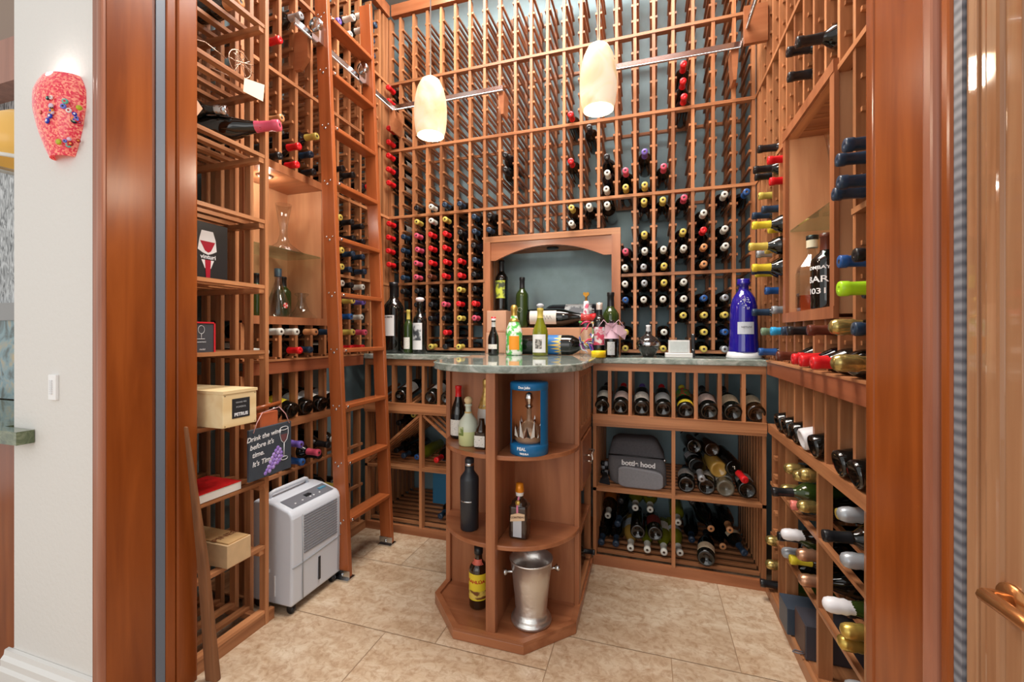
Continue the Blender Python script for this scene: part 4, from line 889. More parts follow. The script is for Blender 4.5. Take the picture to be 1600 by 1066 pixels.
b=bottle((-.716,2.34,TZ+.0555),(1,0,0),None,'dark bottle lying on the counter in front of the crate, blue and yellow label','bord',glassdark,None,s=1.62,sxy=1.48)
local('label',MB().lathe([(.0381,.086),(.0381,.165)],None,20,0,PI),plain('sunburst_blue',(50,120,190),.5),b,'blue label') if False else None
def sun(b):
    R=.0383; mb=MB(); bl=plain('sunburst_blue',(50,120,190),.5); ye=plain('sunburst_yellow',(226,190,96),.5)
    # front side of the lying bottle is local +x / -x : find the side that faces the room
    M=b.matrix_world.to_3x3(); best=min(range(24),key=lambda k:(M@Vector((math.cos(k*PI/12),math.sin(k*PI/12),0))).normalized().dot(Vector((0,1,.0))))
    c=best*PI/12
    mb.lathe([(R,.085),(R,.165)],bl,18,c-1.3,c+1.3)
    for k in range(7):
        a0=c-1.2+2.4*k/7; a1=a0+2.4/7; am=(a0+a1)/2; R2=R+.0004
        mb.add([(R2*math.cos(a0),R2*math.sin(a0),.165),(R2*math.cos(a1),R2*math.sin(a1),.165),(R2*math.cos(am),R2*math.sin(am),.165-.045+.01*abs(k-3))],[(0,1,2)],ye)
    local('label',mb,None,b,'blue and yellow label')
sun(b)
# script scribble on the huge bottle label
M=[o for o in COL.objects if o.get('label')=='huge dark bottle lying on the crate with a white scripted label'][0]
ch=[c for c in COL.objects if c.parent==M and c.name.startswith('label')]
Mw=M.matrix_world.to_3x3(); best=min(range(24),key=lambda k:(Mw@Vector((math.cos(k*PI/12),math.sin(k*PI/12),0))).normalized().dot(Vector((0,1,0))))
cA=best*PI/12
for c in ch: bpy.data.objects.remove(c)
local('label',MB().lathe([(.0412,.015),(.0412,.134)],plain('script_label',(220,216,208),.6),16,cA-.8,cA+.8),None,M,'white scripted label')
scp=MB(); pts=[]
for k in range(26):
    u=k/25; aa=cA+.28*math.sin(u*21)*(1-.5*u); pts.append((.0418*math.cos(aa),.0418*math.sin(aa),.07+.045*u))
scp.tube(pts,.0007,plain('ink',(60,60,64),.6),5); local('script',scp,None,M)
# ---------------------------------------------------------------- side niche contents
t=thing('liquor_bottle','angular clear whiskey bottle with cream side labels, amber liquid, in the right niche','liquor bottle',(.62,1.80,1.235))
M0=Matrix.Translation((.578,1.84,1.2345)); 
bb_=MB(); Mx=Matrix.Translation((.578,1.84,1.2345))
bb_.lathe([(0,0),(.047,0),(.050,.004),(.050,.155),(.046,.170),(.022,.205),(.017,.215),(.0165,.262),(.0145,.262),(.0145,.214),(.020,.203),(.043,.168),(.047,.155),(.047,.008),(0,.007)],glassclear,8,mtx=Mx@Matrix.Rotation(PI/8,4,'Z'),smooth=False)
obj('bottle_glass',bb_,None,t)
obj('liquid',MB().lathe([(0,.009),(.045,.009),(.045,.065),(0,.065)],plain('whiskey',(150,60,26),.05,coat=.3),8,mtx=Mx@Matrix.Rotation(PI/8,4,'Z'),smooth=False),None,t,'amber liquid')
obj('cap',MB().lathe([(.0185,.240),(.0185,.268)],plain('cream_band',(226,216,190),.5),16,mtx=Mx).lathe([(.018,.268),(.020,.272),(.020,.285),(0,.287)],black,16,mtx=Mx),None,t)
lb=MB(); lb.add([(-.0503,-.020,.02),(-.0503,.020,.02),(-.0503,.020,.150),(-.0503,-.020,.150)],[(0,1,2,3)],labC); me=lb.mesh('label'); me.transform(Mx@Matrix.Rotation(-.3,4,'Z')); obj('label',me,None,t)
text('label_text','1792',.016,plain('ink',(60,60,64),.6),t,(.5270,1.825,1.30),(0,-1,0),(0,0,1))
t=stand(.575,1.70,1.2345,.262,.090,None,'dark liquor bottle with bold white lettering beside the clear one in the right niche',kind='bord',name='liquor_bottle',cat='liquor bottle')
local('neck_foil',MB().lathe([(.0155,.235),(.0150,.282),(.0168,.284),(.0168,.30),(0,.3005)],capmat('M'),16),None,t)
wl=plain('white_lettering',(232,234,236),.5)
for z,s_,tx in ((.165,.018,'BOMBAY'),(.120,.034,'BAR'),(.075,.030,'1031')):
    cyltext('lettering',tx,s_,wl,t,.0379,z,ang=PI*1.18)
t=thing('glass_vase','tall clear glass flute vase on the glass shelf of the right niche','vase',(.60,1.70,1.561))
obj('vase_glass',MB().lathe([(0,0),(.035,0),(.035,.004),(.008,.012),(.006,.06),(.012,.14),(.030,.27),(.029,.27),(.010,.14),(.004,.06),(0,.05)],glassclear,24,mtx=Matrix.Translation((.60,1.70,1.561))),None,t)
t=thing('wine_decanter','flared clear glass decanter on the glass shelf of the left niche','decanter',(-1.745,1.72,1.561))
M0=Matrix.Translation((-1.752,1.715,1.5615))
obj('decanter_glass',MB().lathe([(0,.002),(.092,.003),(.094,.008),(.060,.030),(.030,.055),(.018,.095),(.018,.13),(.038,.250),(.0365,.250),(.0165,.13),(.0165,.095),(.028,.057),(.058,.033),(.088,.009),(0,.008)],glassclear,32,mtx=M0),None,t)
t=thing('wine_decanter','long-necked clear carafe with a painted red flower, left in the left niche','decanter',(-1.74,1.69,1.235))
M0=Matrix.Translation((-1.735,1.665,1.2345))
obj('decanter_glass',MB().lathe([(0,.002),(.055,.003),(.060,.02),(.054,.06),(.030,.13),(.016,.18),(.015,.235),(.0135,.235),(.0142,.18),(.028,.13),(.052,.06),(.057,.02),(.05,.008),(0,.008)],glassclear,28,mtx=M0),None,t)
obj('cap',MB().lathe([(.0165,.205),(.0165,.245),(0,.247)],plain('slate_cap',(52,68,86),.4),16,mtx=M0),None,t)
fl_=MB()
for k in range(6):
    a=k*PI/3; q=Matrix.Translation((-1.735+.0575,1.655+.008*math.cos(a),1.2345+.062+.008*math.sin(a)))@Matrix.Rotation(PI/2,4,'Y'); fl_.lathe([(0,.002),(.007,0)],plain('petal_red' if k%2 else 'petal_pink',(206,60,54) if k%2 else (226,190,190),.4),8,mtx=q)
obj('painted_flower',fl_,None,t)
for (x,y,h,cl,lbx) in [(-1.80,1.60,.215,'K','green bottle with a black cap at the far left of the left niche'),(-1.80,1.76,.218,'K','green bottle behind the carafes in the left niche')]:
    stand(x,y,1.2345,h,.076,cl,lbx,glass=glassgreen,kind='bord',name='liquor_bottle',cat='bottle')
t=thing('crystal_decanter','cut crystal ship decanter with a wide flared base in the left niche','decanter',(-1.72,1.80,1.235))
M0=Matrix.Translation((-1.72,1.800,1.2345))
cr_=MB(); pr=[(0,.002),(.075,.003),(.076,.008),(.050,.030),(.034,.050),(.022,.085),(.018,.095),(.021,.105),(.019,.115),(.034,.128),(.034,.133),(.018,.138),(.017,.120),(.016,.09),(.02,.07),(0,.03)]
cr_.lathe(pr,glassclear,18,mtx=M0,smooth=False); obj('decanter_glass',cr_,None,t)
# ---------------------------------------------------------------- bar end contents
SZ1,SZ2,SZ0=.7008,.3628,.0348
b=stand(-.797,1.735,SZ1,.228,.070,'R','wine bottle with red capsule and white label on the top bar end shelf',lab=labW,lz=(.02,.11),kind='burg')
t=thing('frosted_bottle','frosted round-shouldered bottle of pale yellow liqueur with a wooden ball stopper','liqueur bottle',(-.703,1.635,SZ1))
M0=Matrix.Translation((-.705,1.632,SZ1)); fr=plain('frosted_glass',(206,214,196),.45,coat=.2)
obj('bottle_glass',MB().lathe([(0,0),(.036,0),(.040,.006),(.042,.060)],plain('pale_yellow_liqueur',(206,214,156),.4,coat=.2),24,mtx=M0).lathe([(.042,.060),(.0425,.075),(.036,.100),(.020,.122),(.0125,.135),(.012,.158),(.016,.161),(.016,.168),(0,.169)],fr,24,mtx=M0),None,t)
obj('ball_stopper',MB().lathe([(.004,.166),(.012,.170),(.0175,.180),(.0175,.188),(.011,.197),(0,.200)],plain('stopper_wood',(222,196,150),.5),16,mtx=M0),None,t)
obj('neck_cord',MB().lathe([(.0135,.130),(.0170,.134),(.0135,.138)],plain('raffia',(206,176,120),.7),16,mtx=M0),None,t)
obj('leaf_print',MB().lathe([(.0424,.045),(.0424,.08)],labmat('leaf_print',(206,214,170),(110,130,60),10,'mottle'),8,-PI/2-.8,-PI/2-.1,mtx=M0),None,t)
b=stand(-.665,1.735,SZ1,.250,.078,'O','bottle wrapped in crinkled gold foil from neck to shoulder, back of top bar end shelf',kind='champ',glass=plain('pale_wrap',(214,208,200),.35),name='champagne_bottle',cat='sparkling wine bottle')
local('gold_wrap',MB().lathe([(.042,.165),(.036,.18),(.031,.20),(.0225,.228),(.018,.25),(.0165,.27),(.0195,.29),(.018,.312),(0,.318)],plain('crinkled_gold_wrap',(206,166,96),.3,metal=.5,noise=.3,nscale=60),14,smooth=False),None,b)
b=stand(-.815,1.69,SZ1,.17,.05,'W','small pale bottle beside the frosted one on the top bar end shelf',glass=plain('milky_glass',(190,186,190),.2)) if False else None
t=thing('liquor_bottle','short square dark bottle with white label beside the divider, top bar end shelf','liquor bottle',(-.63,1.60,SZ1))
obj('bottle_glass',MB().rbox(-.658,-.608,1.575,1.625,SZ1,SZ1+.070,.010).lathe([(.026,.068),(.024,.078),(.012,.095),(.010,.118),(0,.119)],None,16,mtx=Matrix.Translation((-.633,1.60,SZ1))),glassbrown,t)
obj('label',MB().box(-.655,-.611,1.573,1.5752,SZ1+.010,SZ1+.054),labW,t)
# blue gift tube with decanter
t=thing('gift_box','blue presentation tube with an open window and white lettering on the bar end shelf','gift box',(-.44,1.60,SZ1))
blu=plain('gift_blue',(24,110,168),.4); CXb,CYb=-.438,1.605
M0=Matrix.Translation((CXb,CYb,SZ1))
g=MB()
Rb=.074
g.lathe([(0,0),(Rb,0),(Rb,.035),(Rb*.98,.040),(0,.040)],blu,36,mtx=M0); g.lathe([(0,.245),(Rb,.245),(Rb,.266),(Rb*.97,.272),(0,.272)],blu,36,mtx=M0)
g.lathe([(Rb*.985,.036),(Rb*.985,.248)],blu,30,-PI/2+.88,-PI/2+2*PI-.88,mtx=M0)
obj('tube',g,None,t)
obj('copper_lining',MB().lathe([(Rb*.95,.040),(Rb*.95,.245)],plain('copper_lining',(206,134,86),.4),30,-PI/2+.9,-PI/2+2*PI-.9,mtx=M0),None,t)
wt=plain('gift_white_ink',(236,240,246),.4)
cyt=thing('tmp','x','x',(0,0,0)); bpy.data.objects.remove(cyt)
def curved(s,size,z,R,M,par,mat,ang=-PI/2,bold=.0006):
    cu=bpy.data.curves.new('lettering','FONT'); cu.body=s; cu.size=size; cu.extrude=.0003; cu.align_x='CENTER'; cu.align_y='CENTER'; cu.offset=bold
    q=bpy.data.objects.new('lettering',cu); COL.objects.link(q); dg=bpy.context.evaluated_depsgraph_get(); me=bpy.data.meshes.new_from_object(q.evaluated_get(dg)); bpy.data.objects.remove(q)
    me.materials.clear(); me.materials.append(mat)
    for v in me.vertices:
        a=ang+v.co.x/R; r=R+v.co.z; v.co=M@Vector((r*math.cos(a),r*math.sin(a),z+v.co.y))
    return obj('lettering',me,None,par)
curved('REAL',.016,.027,Rb+.0006,M0,t,wt,-PI/2-.15); curved('Don Julio',.012,.256,Rb+.0006,M0,t,wt); curved('TEQUILA',.0085,.010,Rb+.0006,M0,t,wt)
t=thing('agave_decanter','clear agave-shaped decanter with silver leaves inside the blue presentation tube','decanter',(CXb,CYb,SZ1+.04))
ag=MB(); M1=Matrix.Translation((CXb,CYb,SZ1+.0405))
ag.lathe([(0,0),(.050,0),(.056,.010),(.054,.035),(.040,.060),(.018,.078),(.010,.086),(.009,.130),(0,.130)],plain('amber_clear',(214,170,134),.04,coat=.6,trans=.6),24,mtx=M1)
obj('decanter_glass',ag,None,t)
sv=plain('polished_silver',(206,204,202),.12,metal=1)
lv=MB()
for k in range(13):
    a=2*PI*k/13; r0,r1=.030,.064; zt=.092 if k%2 else .066
    M2=M1@Matrix.Rotation(a,4,'Z'); P_=[M2@Vector(p) for p in ((.02,-.006,.004),(.02,.006,.004),(.053,.013,.022),(.053,-.013,.022),(.060,0,zt),(.062,0,.030))]
    lv.add(P_,[(0,1,2,3),(3,2,4),(2,5,4),(5,3,4),(0,1,5)],sv)
obj('silver_leaves',lv,None,t)
obj('stopper',MB().lathe([(.010,.128),(.017,.136),(.012,.145),(.015,.155),(.018,.168),(.013,.185),(0,.192)],sv,12,mtx=M1,smooth=False),None,t,'silver pine-cone stopper')
# tumbler
t=thing('insulated_bottle','tall matte black insulated wine canteen on the middle bar end shelf','canteen',(-.693,1.61,SZ2))
M0=Matrix.Translation((-.695,1.62,SZ2)); bk=plain('matte_black',(40,44,50),.38)
obj('canteen_body',MB().lathe([(0,0),(.034,0),(.037,.004),(.0385,.20),(.037,.212),(.022,.232),(.019,.240),(.019,.262),(0,.263)],bk,28,mtx=M0),None,t)
obj('screw_cap',MB().lathe([(.0185,.268),(.019,.270),(.019,.284),(.015,.290),(0,.291)],bk,24,mtx=M0),None,t)
obj('steel_ring',MB().lathe([(.0185,.258),(.0192,.259),(.0192,.268),(.0185,.269)],chrome,24,mtx=M0).lathe([(.0384,.118),(.0389,.119),(.0389,.121),(.0384,.122)],chrome,24,-PI/2-.9,-PI/2+.6,mtx=M0),None,t)
# square orange liqueur
t=thing('liquor_bottle','square dark orange-liqueur bottle with orange cap and ribbon on the middle shelf','liquor bottle',(-.48,1.61,SZ2))
M0=Matrix.Translation((-.480,1.618,SZ2)); dk=plain('dark_amber_glass',(52,36,28),.06,coat=.6)
g=MB(); g.rbox(-.517,-.443,1.585,1.651,SZ2,SZ2+.128,.012); g.lathe([(.034,.126),(.030,.140),(.014,.152),(.012,.175),(0,.176)],None,20,mtx=M0)
obj('bottle_glass',g,dk,t,bevel=.002)
obj('cap',MB().lathe([(.013,.172),(.0175,.176),(.014,.208),(0,.210)],plain('orange_cap',(226,140,30),.3,metal=.3),20,mtx=M0),None,t,'orange cap')
obj('collar',MB().lathe([(.0145,.160),(.0165,.173),(.0135,.175)],plain('white_collar',(232,226,220),.5),16,mtx=M0),None,t)
obj('ribbon',MB().box(-.4835,-.4765,1.583,1.585,SZ2+.09,SZ2+.128).beam((-.48,1.584,SZ2+.128),(-.48,1.605,SZ2+.158),.007,.002),plain('pink_ribbon',(226,130,160),.5),t)
obj('seal',MB().lathe([(0,.003),(.009,.002),(.010,0)],plain('gold_seal',(196,160,80),.3,metal=.6),16,mtx=Matrix.Translation((-.480,1.590,SZ2+.140))@Matrix.Rotation(PI*.42,4,'X')),None,t)
obj('label',MB().box(-.497,-.463,1.5832,1.585,SZ2+.010,SZ2+.082),plain('silver_grey_label',(196,200,206),.5),t)
g=MB(); g.prism([(-.508,SZ2+.068),(-.450,SZ2+.078),(-.450,SZ2+.102),(-.478,SZ2+.104),(-.506,SZ2+.094)],1.5815,1.5835,None,plane='xz'); obj('banner_label',g,plain('banner_cream',(228,196,160),.5),t)
text('label_text','COINTREAU',.0098,plain('ink_brown',(80,40,30),.6),t,(-.478,1.5813,SZ2+.087),(1,0,.14),(-.14,0,1),bold=.0003)
# coffee liqueur
b=stand(-.668,1.652,SZ0,.245,.078,None,'dark coffee-liqueur bottle with a big yellow label on the bar end plinth',kind='bord',glass=glassbrown,name='liquor_bottle',cat='liquor bottle',lab=plain('yellow_label_k',(232,206,50),.5),lz=(.048,.178),half=1.35)
local('red_band',MB().lathe([(.0376,.19),(.030,.209)],None,16),capmat('H'),b) if False else None
local('neck_label',MB().lathe([(.0262,.216),(.0190,.2255),(.0170,.240)],plain('coral_label',(222,110,90),.5),14,-PI/2-1.2,-PI/2+1.2),None,b)
local('cap',MB().lathe([(.0165,.262),(.0175,.264),(.0175,.302),(0,.304)],black,16),None,b)
cyltext('lettering','KAHLÚA',.020,plain('kahlua_red',(190,60,30),.5),b,.0384,.140,ang=-PI/2+.05,bold=.0008)
local('scene_print',MB().lathe([(.0385,.055),(.0385,.095)],labmat('brown_print',(120,70,30),(226,196,90),12,'mottle'),14,-PI/2-1.3,-PI/2+1.3),None,b)
# ice bucket
t=thing('ice_bucket','silver champagne bucket with knob handles on the bar end plinth','ice bucket',(-.435,1.625,SZ0))
M0=Matrix.Translation((-.437,1.632,SZ0)); m,nt,p=newmat('hammered_silver'); p.inputs['Base Color'].default_value=lin((226,224,220)); p.inputs['Metallic'].default_value=.9; p.inputs['Roughness'].default_value=.34
tc=N(nt,'ShaderNodeTexCoord'); nz=N(nt,'ShaderNodeTexNoise',Scale=55.0,Detail=4.0); nt.links.new(tc.outputs['Object'],nz.inputs['Vector']); bp=N(nt,'ShaderNodeBump',Strength=.35,Distance=.004); nt.links.new(nz.outputs['Fac'],bp.inputs['Height']); nt.links.new(bp.outputs[0],p.inputs['Normal'])
obj('bucket',MB().lathe([(r*1.1,z) for r,z in [(0,.004),(.052,.004),(.070,0),(.073,.006),(.071,.014),(.064,.018),(.066,.024),(.060,.030),(.056,.045),(.060,.10),(.067,.17),(.075,.238),(.078,.240),(.078,.245),(.074,.245),(.066,.18),(.056,.05),(0,.045)]],m,40,mtx=M0),None,t)
for s_ in (-1,1):
    g=MB(); q=M0@Matrix.Rotation(math.radians(26),4,'Z')@Matrix.Translation((s_*.074,0,.195))@Matrix.Rotation(s_*PI/2,4,'Y')
    g.lathe([(.010,0),(.006,.006),(.005,.020),(.010,.024),(.015,.030),(.013,.038),(0,.040)],None,14,mtx=q); obj('knob_handle',g,chrome,t)
# grey bag
t=thing('wine_bag','grey fabric insulated wine bag with white lettering in the upper left bin','bag',(-.10,2.35,.39))
gy=plain('grey_canvas',(98,98,102),.85,noise=.12,nscale=120); gl=plain('grey_pocket',(128,130,136),.85,noise=.08,nscale=120)
g=MB(); bx=[(-.185,.388,2.24),( .085,.388,2.22)]
rings=[]
def ringq(z,x0,x1,y0,y1,r=.03,n=4):
    o=[]
    for cx,cy,st in ((x1-r,y1-r,0),(x0+r,y1-r,1),(x0+r,y0+r,2),(x1-r,y0+r,3)):
        for k in range(n+1):
            t_=(st+k/n)*PI/2; o.append((cx+r*math.cos(t_),cy+r*math.sin(t_),z))
    return o
RR=[ringq(.392,-.165,.080,2.25,2.42),ringq(.41,-.185,.090,2.235,2.43),ringq(.48,-.196,.088,2.25,2.45),ringq(.530,-.196,.082,2.27,2.46),ringq(.538,-.194,.079,2.285,2.46),ringq(.590,-.182,.052,2.32,2.47),ringq(.606,-.160,.035,2.34,2.46),ringq(.610,-.13,.02,2.36,2.44)]
n=len(RR[0]); vs=[v for r in RR for v in r]; fs=[(i*n+k,i*n+(k+1)%n,(i+1)*n+(k+1)%n,(i+1)*n+k) for i in range(len(RR)-1) for k in range(n)]+[tuple(range(n))[::-1],tuple((len(RR)-1)*n+k for k in range(n))]
g.add(vs,fs,gy,True); obj('bag_body',g,None,t)
g=MB(); pp=[]
for k in range(24):
    a=2*PI*k/24; pp.append((-.035+.108*max(-1,min(1,1.25*math.cos(a))),.440+.048*max(-1,min(1,1.25*math.sin(a)))+(.012*math.cos(a*1) if math.sin(a)>0 else 0)*-1))
g.prism(pp,2.212,2.240,None,plane='xz'); obj('front_pocket',g,gl,t,bevel=.006)
obj('zip_seam',MB().tube([(-.194,2.272,.535),(-.10,2.268,.537),(.0,2.268,.534),(.078,2.275,.530)],.0035,black,6),None,t)
text('lettering','bottle hood',.034,plain('bag_white',(232,234,236),.6),t,(-.045,2.2450,.503),(1,0,-.03),(.0,.36,1),bold=.0012)
obj('side_clasp',MB().lathe([(0,0),(.007,0),(.007,.01),(0,.01)],chrome,10,mtx=Matrix.Translation((.081,2.275,.526))@Matrix.Rotation(PI/2,4,'X')),None,t)
t=thing('folded_cloth','black folded cloth bag lying beside the grey wine bag','cloth',(-.20,2.30,.39))
g=MB(); g.add([(-.242,2.24,.391),(-.178,2.215,.391),(-.20,2.30,.391),(-.225,2.36,.391),(-.238,2.25,.402),(-.190,2.225,.432),(-.205,2.30,.435),(-.22,2.35,.42)],[(3,2,1,0),(4,5,6,7),(0,1,5,4),(1,2,6,5),(2,3,7,6),(3,0,4,7)],plain('black_cloth',(26,28,34),.8)); obj('cloth',g,None,t,bevel=.006)
t=thing('cork_bundle','small bundle of clear and silver stoppers left of the grey bag','stoppers',(-.195,2.38,.39))
g=MB()
for k in range(9):
    g.lathe([(0,-.014),(.010,-.011),(.014,0),(.010,.011),(0,.014)],plain('stopper_grey',(190,192,200),.1) if k%2 else black,10,mtx=Matrix.Translation((-.232+.018*(k%3),2.38+.02*((k//3)%2),.405+.024*(k//3))))
obj('stoppers',g,None,t)
# ---------------------------------------------------------------- ladder
t=thing('library_ladder','tall mahogany rolling ladder leaning against the left wall racking','ladder',(-1.36,1.87,0))
def stx(z): return -1.336-(.047)*z
for y in (1.700,2.050):
    g=MB(); y0,y1=y-.013,y+.013; z0,z1=.012,3.0
    P_=[(stx(z0)-.070,y0,z0),(stx(z0),y0,z0),(stx(z0),y1,z0),(stx(z0)-.070,y1,z0),(stx(z1)-.070,y0,z1),(stx(z1),y0,z1),(stx(z1),y1,z1),(stx(z1)-.070,y1,z1)]
    g.add(P_,[(0,3,2,1),(4,5,6,7),(0,1,5,4),(1,2,6,5),(2,3,7,6),(3,0,4,7)]); obj('stile',g,lV,t,bevel=.003)
    f=MB(); f.box(stx(0)-.074,stx(0)+.004,y0-.004,y0-.001,.002,.045); f.box(stx(0)-.076,stx(0)+.006,y0-.018,y1+.012,.0,.008); f.lathe([(0,0),(.006,0),(.006,.004),(0,.004)],None,10,mtx=Matrix.Translation((stx(0)-.035,y0-.004,.025))@Matrix.Rotation(PI/2,4,'X')); obj('metal_foot',f,chrome,t)
for k in range(10):
    z=.262+.2685*k
    g=MB(); g.box(stx(z)-.068,stx(z)+.004,1.713,2.037,z,z+.021); st=obj('step',g,lY,t,bevel=.004)
    g=MB()
    for dx,dz in ((-.052,.018),(-.018,.018),(-.035,.002)):
        g.lathe([(0,0),(.0042 if dz>.01 else .006,0),(.004 if dz>.01 else .006,.002),(0,.003)],None,8,mtx=Matrix.Translation((stx(z)+dx,1.687,z+dz))@Matrix.Rotation(PI/2,4,'X'))
    g.lathe([(0,0),(.007,0),(.006,.003),(0,.004)],None,8,mtx=Matrix.Translation((stx(z)+.004,1.724,z+.010))@Matrix.Rotation(PI/2,4,'Y')) 
    obj('bolt_heads',g,chrome,st)
for y in (1.66,2.01):
    g=MB(); g.lathe([(0,-.012),(.030,-.012),(.034,-.006),(.028,0),(.034,.006),(.030,.012),(0,.012)],chrome,20,mtx=Matrix.Translation((-1.50,y,2.625))@Matrix.Rotation(PI/2,4,'X'))
    g.box(-1.52,-1.48,y-.004,y+.03,2.54,2.63,chrome); obj('roller',g,None,t)
# rails
def railthing(label,pts):
    t=thing('ladder_rail',label,'rail',pts[0])
    g=MB()
    for a,b in zip(pts,pts[1:]): g.beam(a,b,.008,.026,chrome)
    g.tube([(p[0],p[1],p[2]-.016) for p in pts],.006,chrome,8)
    obj('rail_bar',g,None,t)
    return t
t=railthing('chrome ladder rail running along the left wall racks and round the back corner',[(-1.53,1.56,2.585),(-1.53,2.35,2.585),(-.80,2.35,2.585)])
for bxs in (MB().prism([(-1.625,2.61),(-1.545,2.61),(-1.545,2.48),(-1.590,2.43),(-1.625,2.43)],1.655,1.675,None,plane='xz'),MB().prism([(-1.545,2.57),(-1.515,2.57),(-1.515,2.52),(-1.535,2.44),(-1.545,2.44)],2.345,2.445,None,plane='xz'),MB().prism([(-.83,2.57),(-.795,2.57),(-.800,2.44),(-.815,2.44)],2.36,2.445,None,plane='xz')):
    obj('wooden_bracket',bxs,pX,t)
t=railthing('chrome ladder rail running from behind the right pendant to the right wall racks',[(-.245,2.35,2.585),(.438,2.35,2.585),(.438,1.25,2.585)])
for bxs in (MB().box(.425,.523,2.215,2.235,2.50,2.675),MB().prism([(.395,2.57),(.43,2.57),(.42,2.42),(.405,2.42)],2.36,2.445,None,plane='xz'),MB().prism([(-.245,2.57),(-.215,2.57),(-.22,2.44),(-.235,2.44)],2.36,2.445,None,plane='xz')):
    obj('wooden_bracket',bxs,pX,t)
# ---------------------------------------------------------------- pendants
m,nt,p=newmat('alabaster_shade'); tc=N(nt,'ShaderNodeTexCoord'); nz=N(nt,'ShaderNodeTexNoise',Scale=9.0,Detail=5.0,Distortion=1.0); nt.links.new(tc.outputs['Object'],nz.inputs['Vector'])
cr=N(nt,'ShaderNodeValToRGB'); cr.color_ramp.elements[0].position=.35; cr.color_ramp.elements[0].color=lin((230,204,156)); cr.color_ramp.elements[1].position=.65; cr.color_ramp.elements[1].color=lin((252,238,210))
nt.links.new(nz.outputs['Fac'],cr.inputs[0]); nt.links.new(cr.outputs[0],p.inputs['Base Color']); nt.links.new(cr.outputs[0],p.inputs['Emission Color']); p.inputs['Emission Strength'].default_value=.46; p.inputs['Roughness'].default_value=.3
shade=m; bulbm=plain('lit_bulb_glass',(255,250,240),.4,emit=(255,246,230),es=3.0)
for (x,y,nm) in ((-.835,1.55,'cream glass cone pendant lamp hanging on the left'),(-.168,1.55,'cream glass cone pendant lamp hanging on the right, nearer the chrome rail')):
    z0=1.957
    t=thing('pendant_lamp',nm,'pendant lamp',(x,y,z0),'pendant lamps over the bar end'); M0=Matrix.Translation((x,y,z0))
    pr=[(r*1.09,z*.92) for r,z in [(.0495,0),(.056,.03),(.0595,.07),(.0605,.11),(.057,.16),(.048,.205),(.034,.240),(.018,.254),(.006,.257)]]
    obj('lamp_shade',MB().lathe(pr+[(r-.003 if r>.01 else r,z-.002 if z>.2 else z) for r,z in reversed(pr)],shade,32,mtx=M0),None,t)
    obj('bulb',MB().lathe([(0,.004),(.046,.004),(.0505,.010),(.046,.05),(0,.08)],bulbm,24,mtx=M0),None,t)
    obj('cord',MB().tube([(x,y,z0+.233),(x,y,ZC)],.0028,plain('silver_cord',(206,206,206),.3,metal=.3),8),None,t)
    l=bpy.data.lights.new('pendant_bulb','POINT'); l.energy=PEN if 'PEN' in globals() else 7; l.color=(1,.88,.70); l.shadow_soft_size=.04; lo=bpy.data.objects.new('pendant_bulb',l); lo.location=(x,y,z0-.03); COL.objects.link(lo)
# ---------------------------------------------------------------- dehumidifier
t=thing('dehumidifier','pale grey wheeled dehumidifier standing between the shelf unit and the ladder','dehumidifier',(-1.49,1.545,0))
g=MB(); prf=[(-1.600,.035),(-1.388,.035),(-1.384,.20),(-1.384,.395),(-1.390,.415),(-1.405,.428),(-1.485,.452),(-1.530,.458),(-1.585,.456),(-1.600,.440)]
g.prism(prf,1.398,1.690,None,plane='xz')
dh=obj('housing',g,whitepl,t,bevel=.016); dh.modifiers['bevel'].segments=4
g=MB()
for k in range(14):
    z=.232+.0118*k; g.box(-1.386,-1.3815,1.462,1.662,z,z+.0055)
obj('grille_slots',g,plain('slot_grey',(120,124,132),.5),t)
g=MB(); g.tube([(-1.3825,1.398+.0,.198),(-1.382,1.45,.198),(-1.382,1.66,.210),(-1.3825,1.688,.212)],.0016,None,6); g.tube([(-1.3825,1.455,.045),(-1.3822,1.452,.40)],.002,None,6); g.tube([(-1.3825,1.670,.05),(-1.3822,1.672,.39)],.0018,None,6); obj('panel_seams',g,plain('seam_grey',(150,154,160),.5),t)
obj('level_window',MB().box(-1.385,-1.3815,1.545,1.556,.075,.175),plain('dark_window',(40,42,48),.2),t)
g=MB(); g.add([(-1.4075,1.425,.4310),(-1.4075,1.668,.4310),(-1.474,1.668,.4505),(-1.474,1.425,.4505)],[(0,1,2,3)]); obj('control_panel',g,plain('panel_grey',(110,112,120),.35),t)
g=MB(); wbt=plain('button_white',(230,232,236),.4)
for yy in (1.46,1.50,1.545,1.565,1.60): g.lathe([(0,.002),(.004,.0015),(.004,-.001)],wbt,8,mtx=Matrix.Translation((-1.428,yy,.4372)))
g.box(-1.455,-1.435,1.53,1.56,.4395,.4455,black); g.box(-1.456,-1.44,1.615,1.655,.4405,.4465,plain('panel_blue',(90,150,180),.4)); obj('buttons',g,None,t)
obj('carry_handle',MB().tube([(-1.535,1.43,.455),(-1.535,1.435,.476),(-1.53,1.45,.482),(-1.53,1.62,.482),(-1.535,1.635,.476),(-1.535,1.64,.455)],.009,None,10),whitepl,t)
for (x,y) in ((-1.41,1.42),(-1.41,1.66),(-1.58,1.42),(-1.58,1.66)):
    obj('castor',MB().lathe([(0,-.009),(.016,-.009),(.017,0),(.016,.009),(0,.009)],None,16,mtx=Matrix.Translation((x,y,.017))@Matrix.Rotation(PI/2,4,'X')).box(x-.012,x+.012,y-.012,y+.012,.025,.038),black,t)
obj('side_latch',MB().box(-1.53,-1.50,1.394,1.399,.165,.178).box(-1.475,-1.470,1.394,1.399,.07,.155),plain('latch_pale',(226,228,232),.4),t)
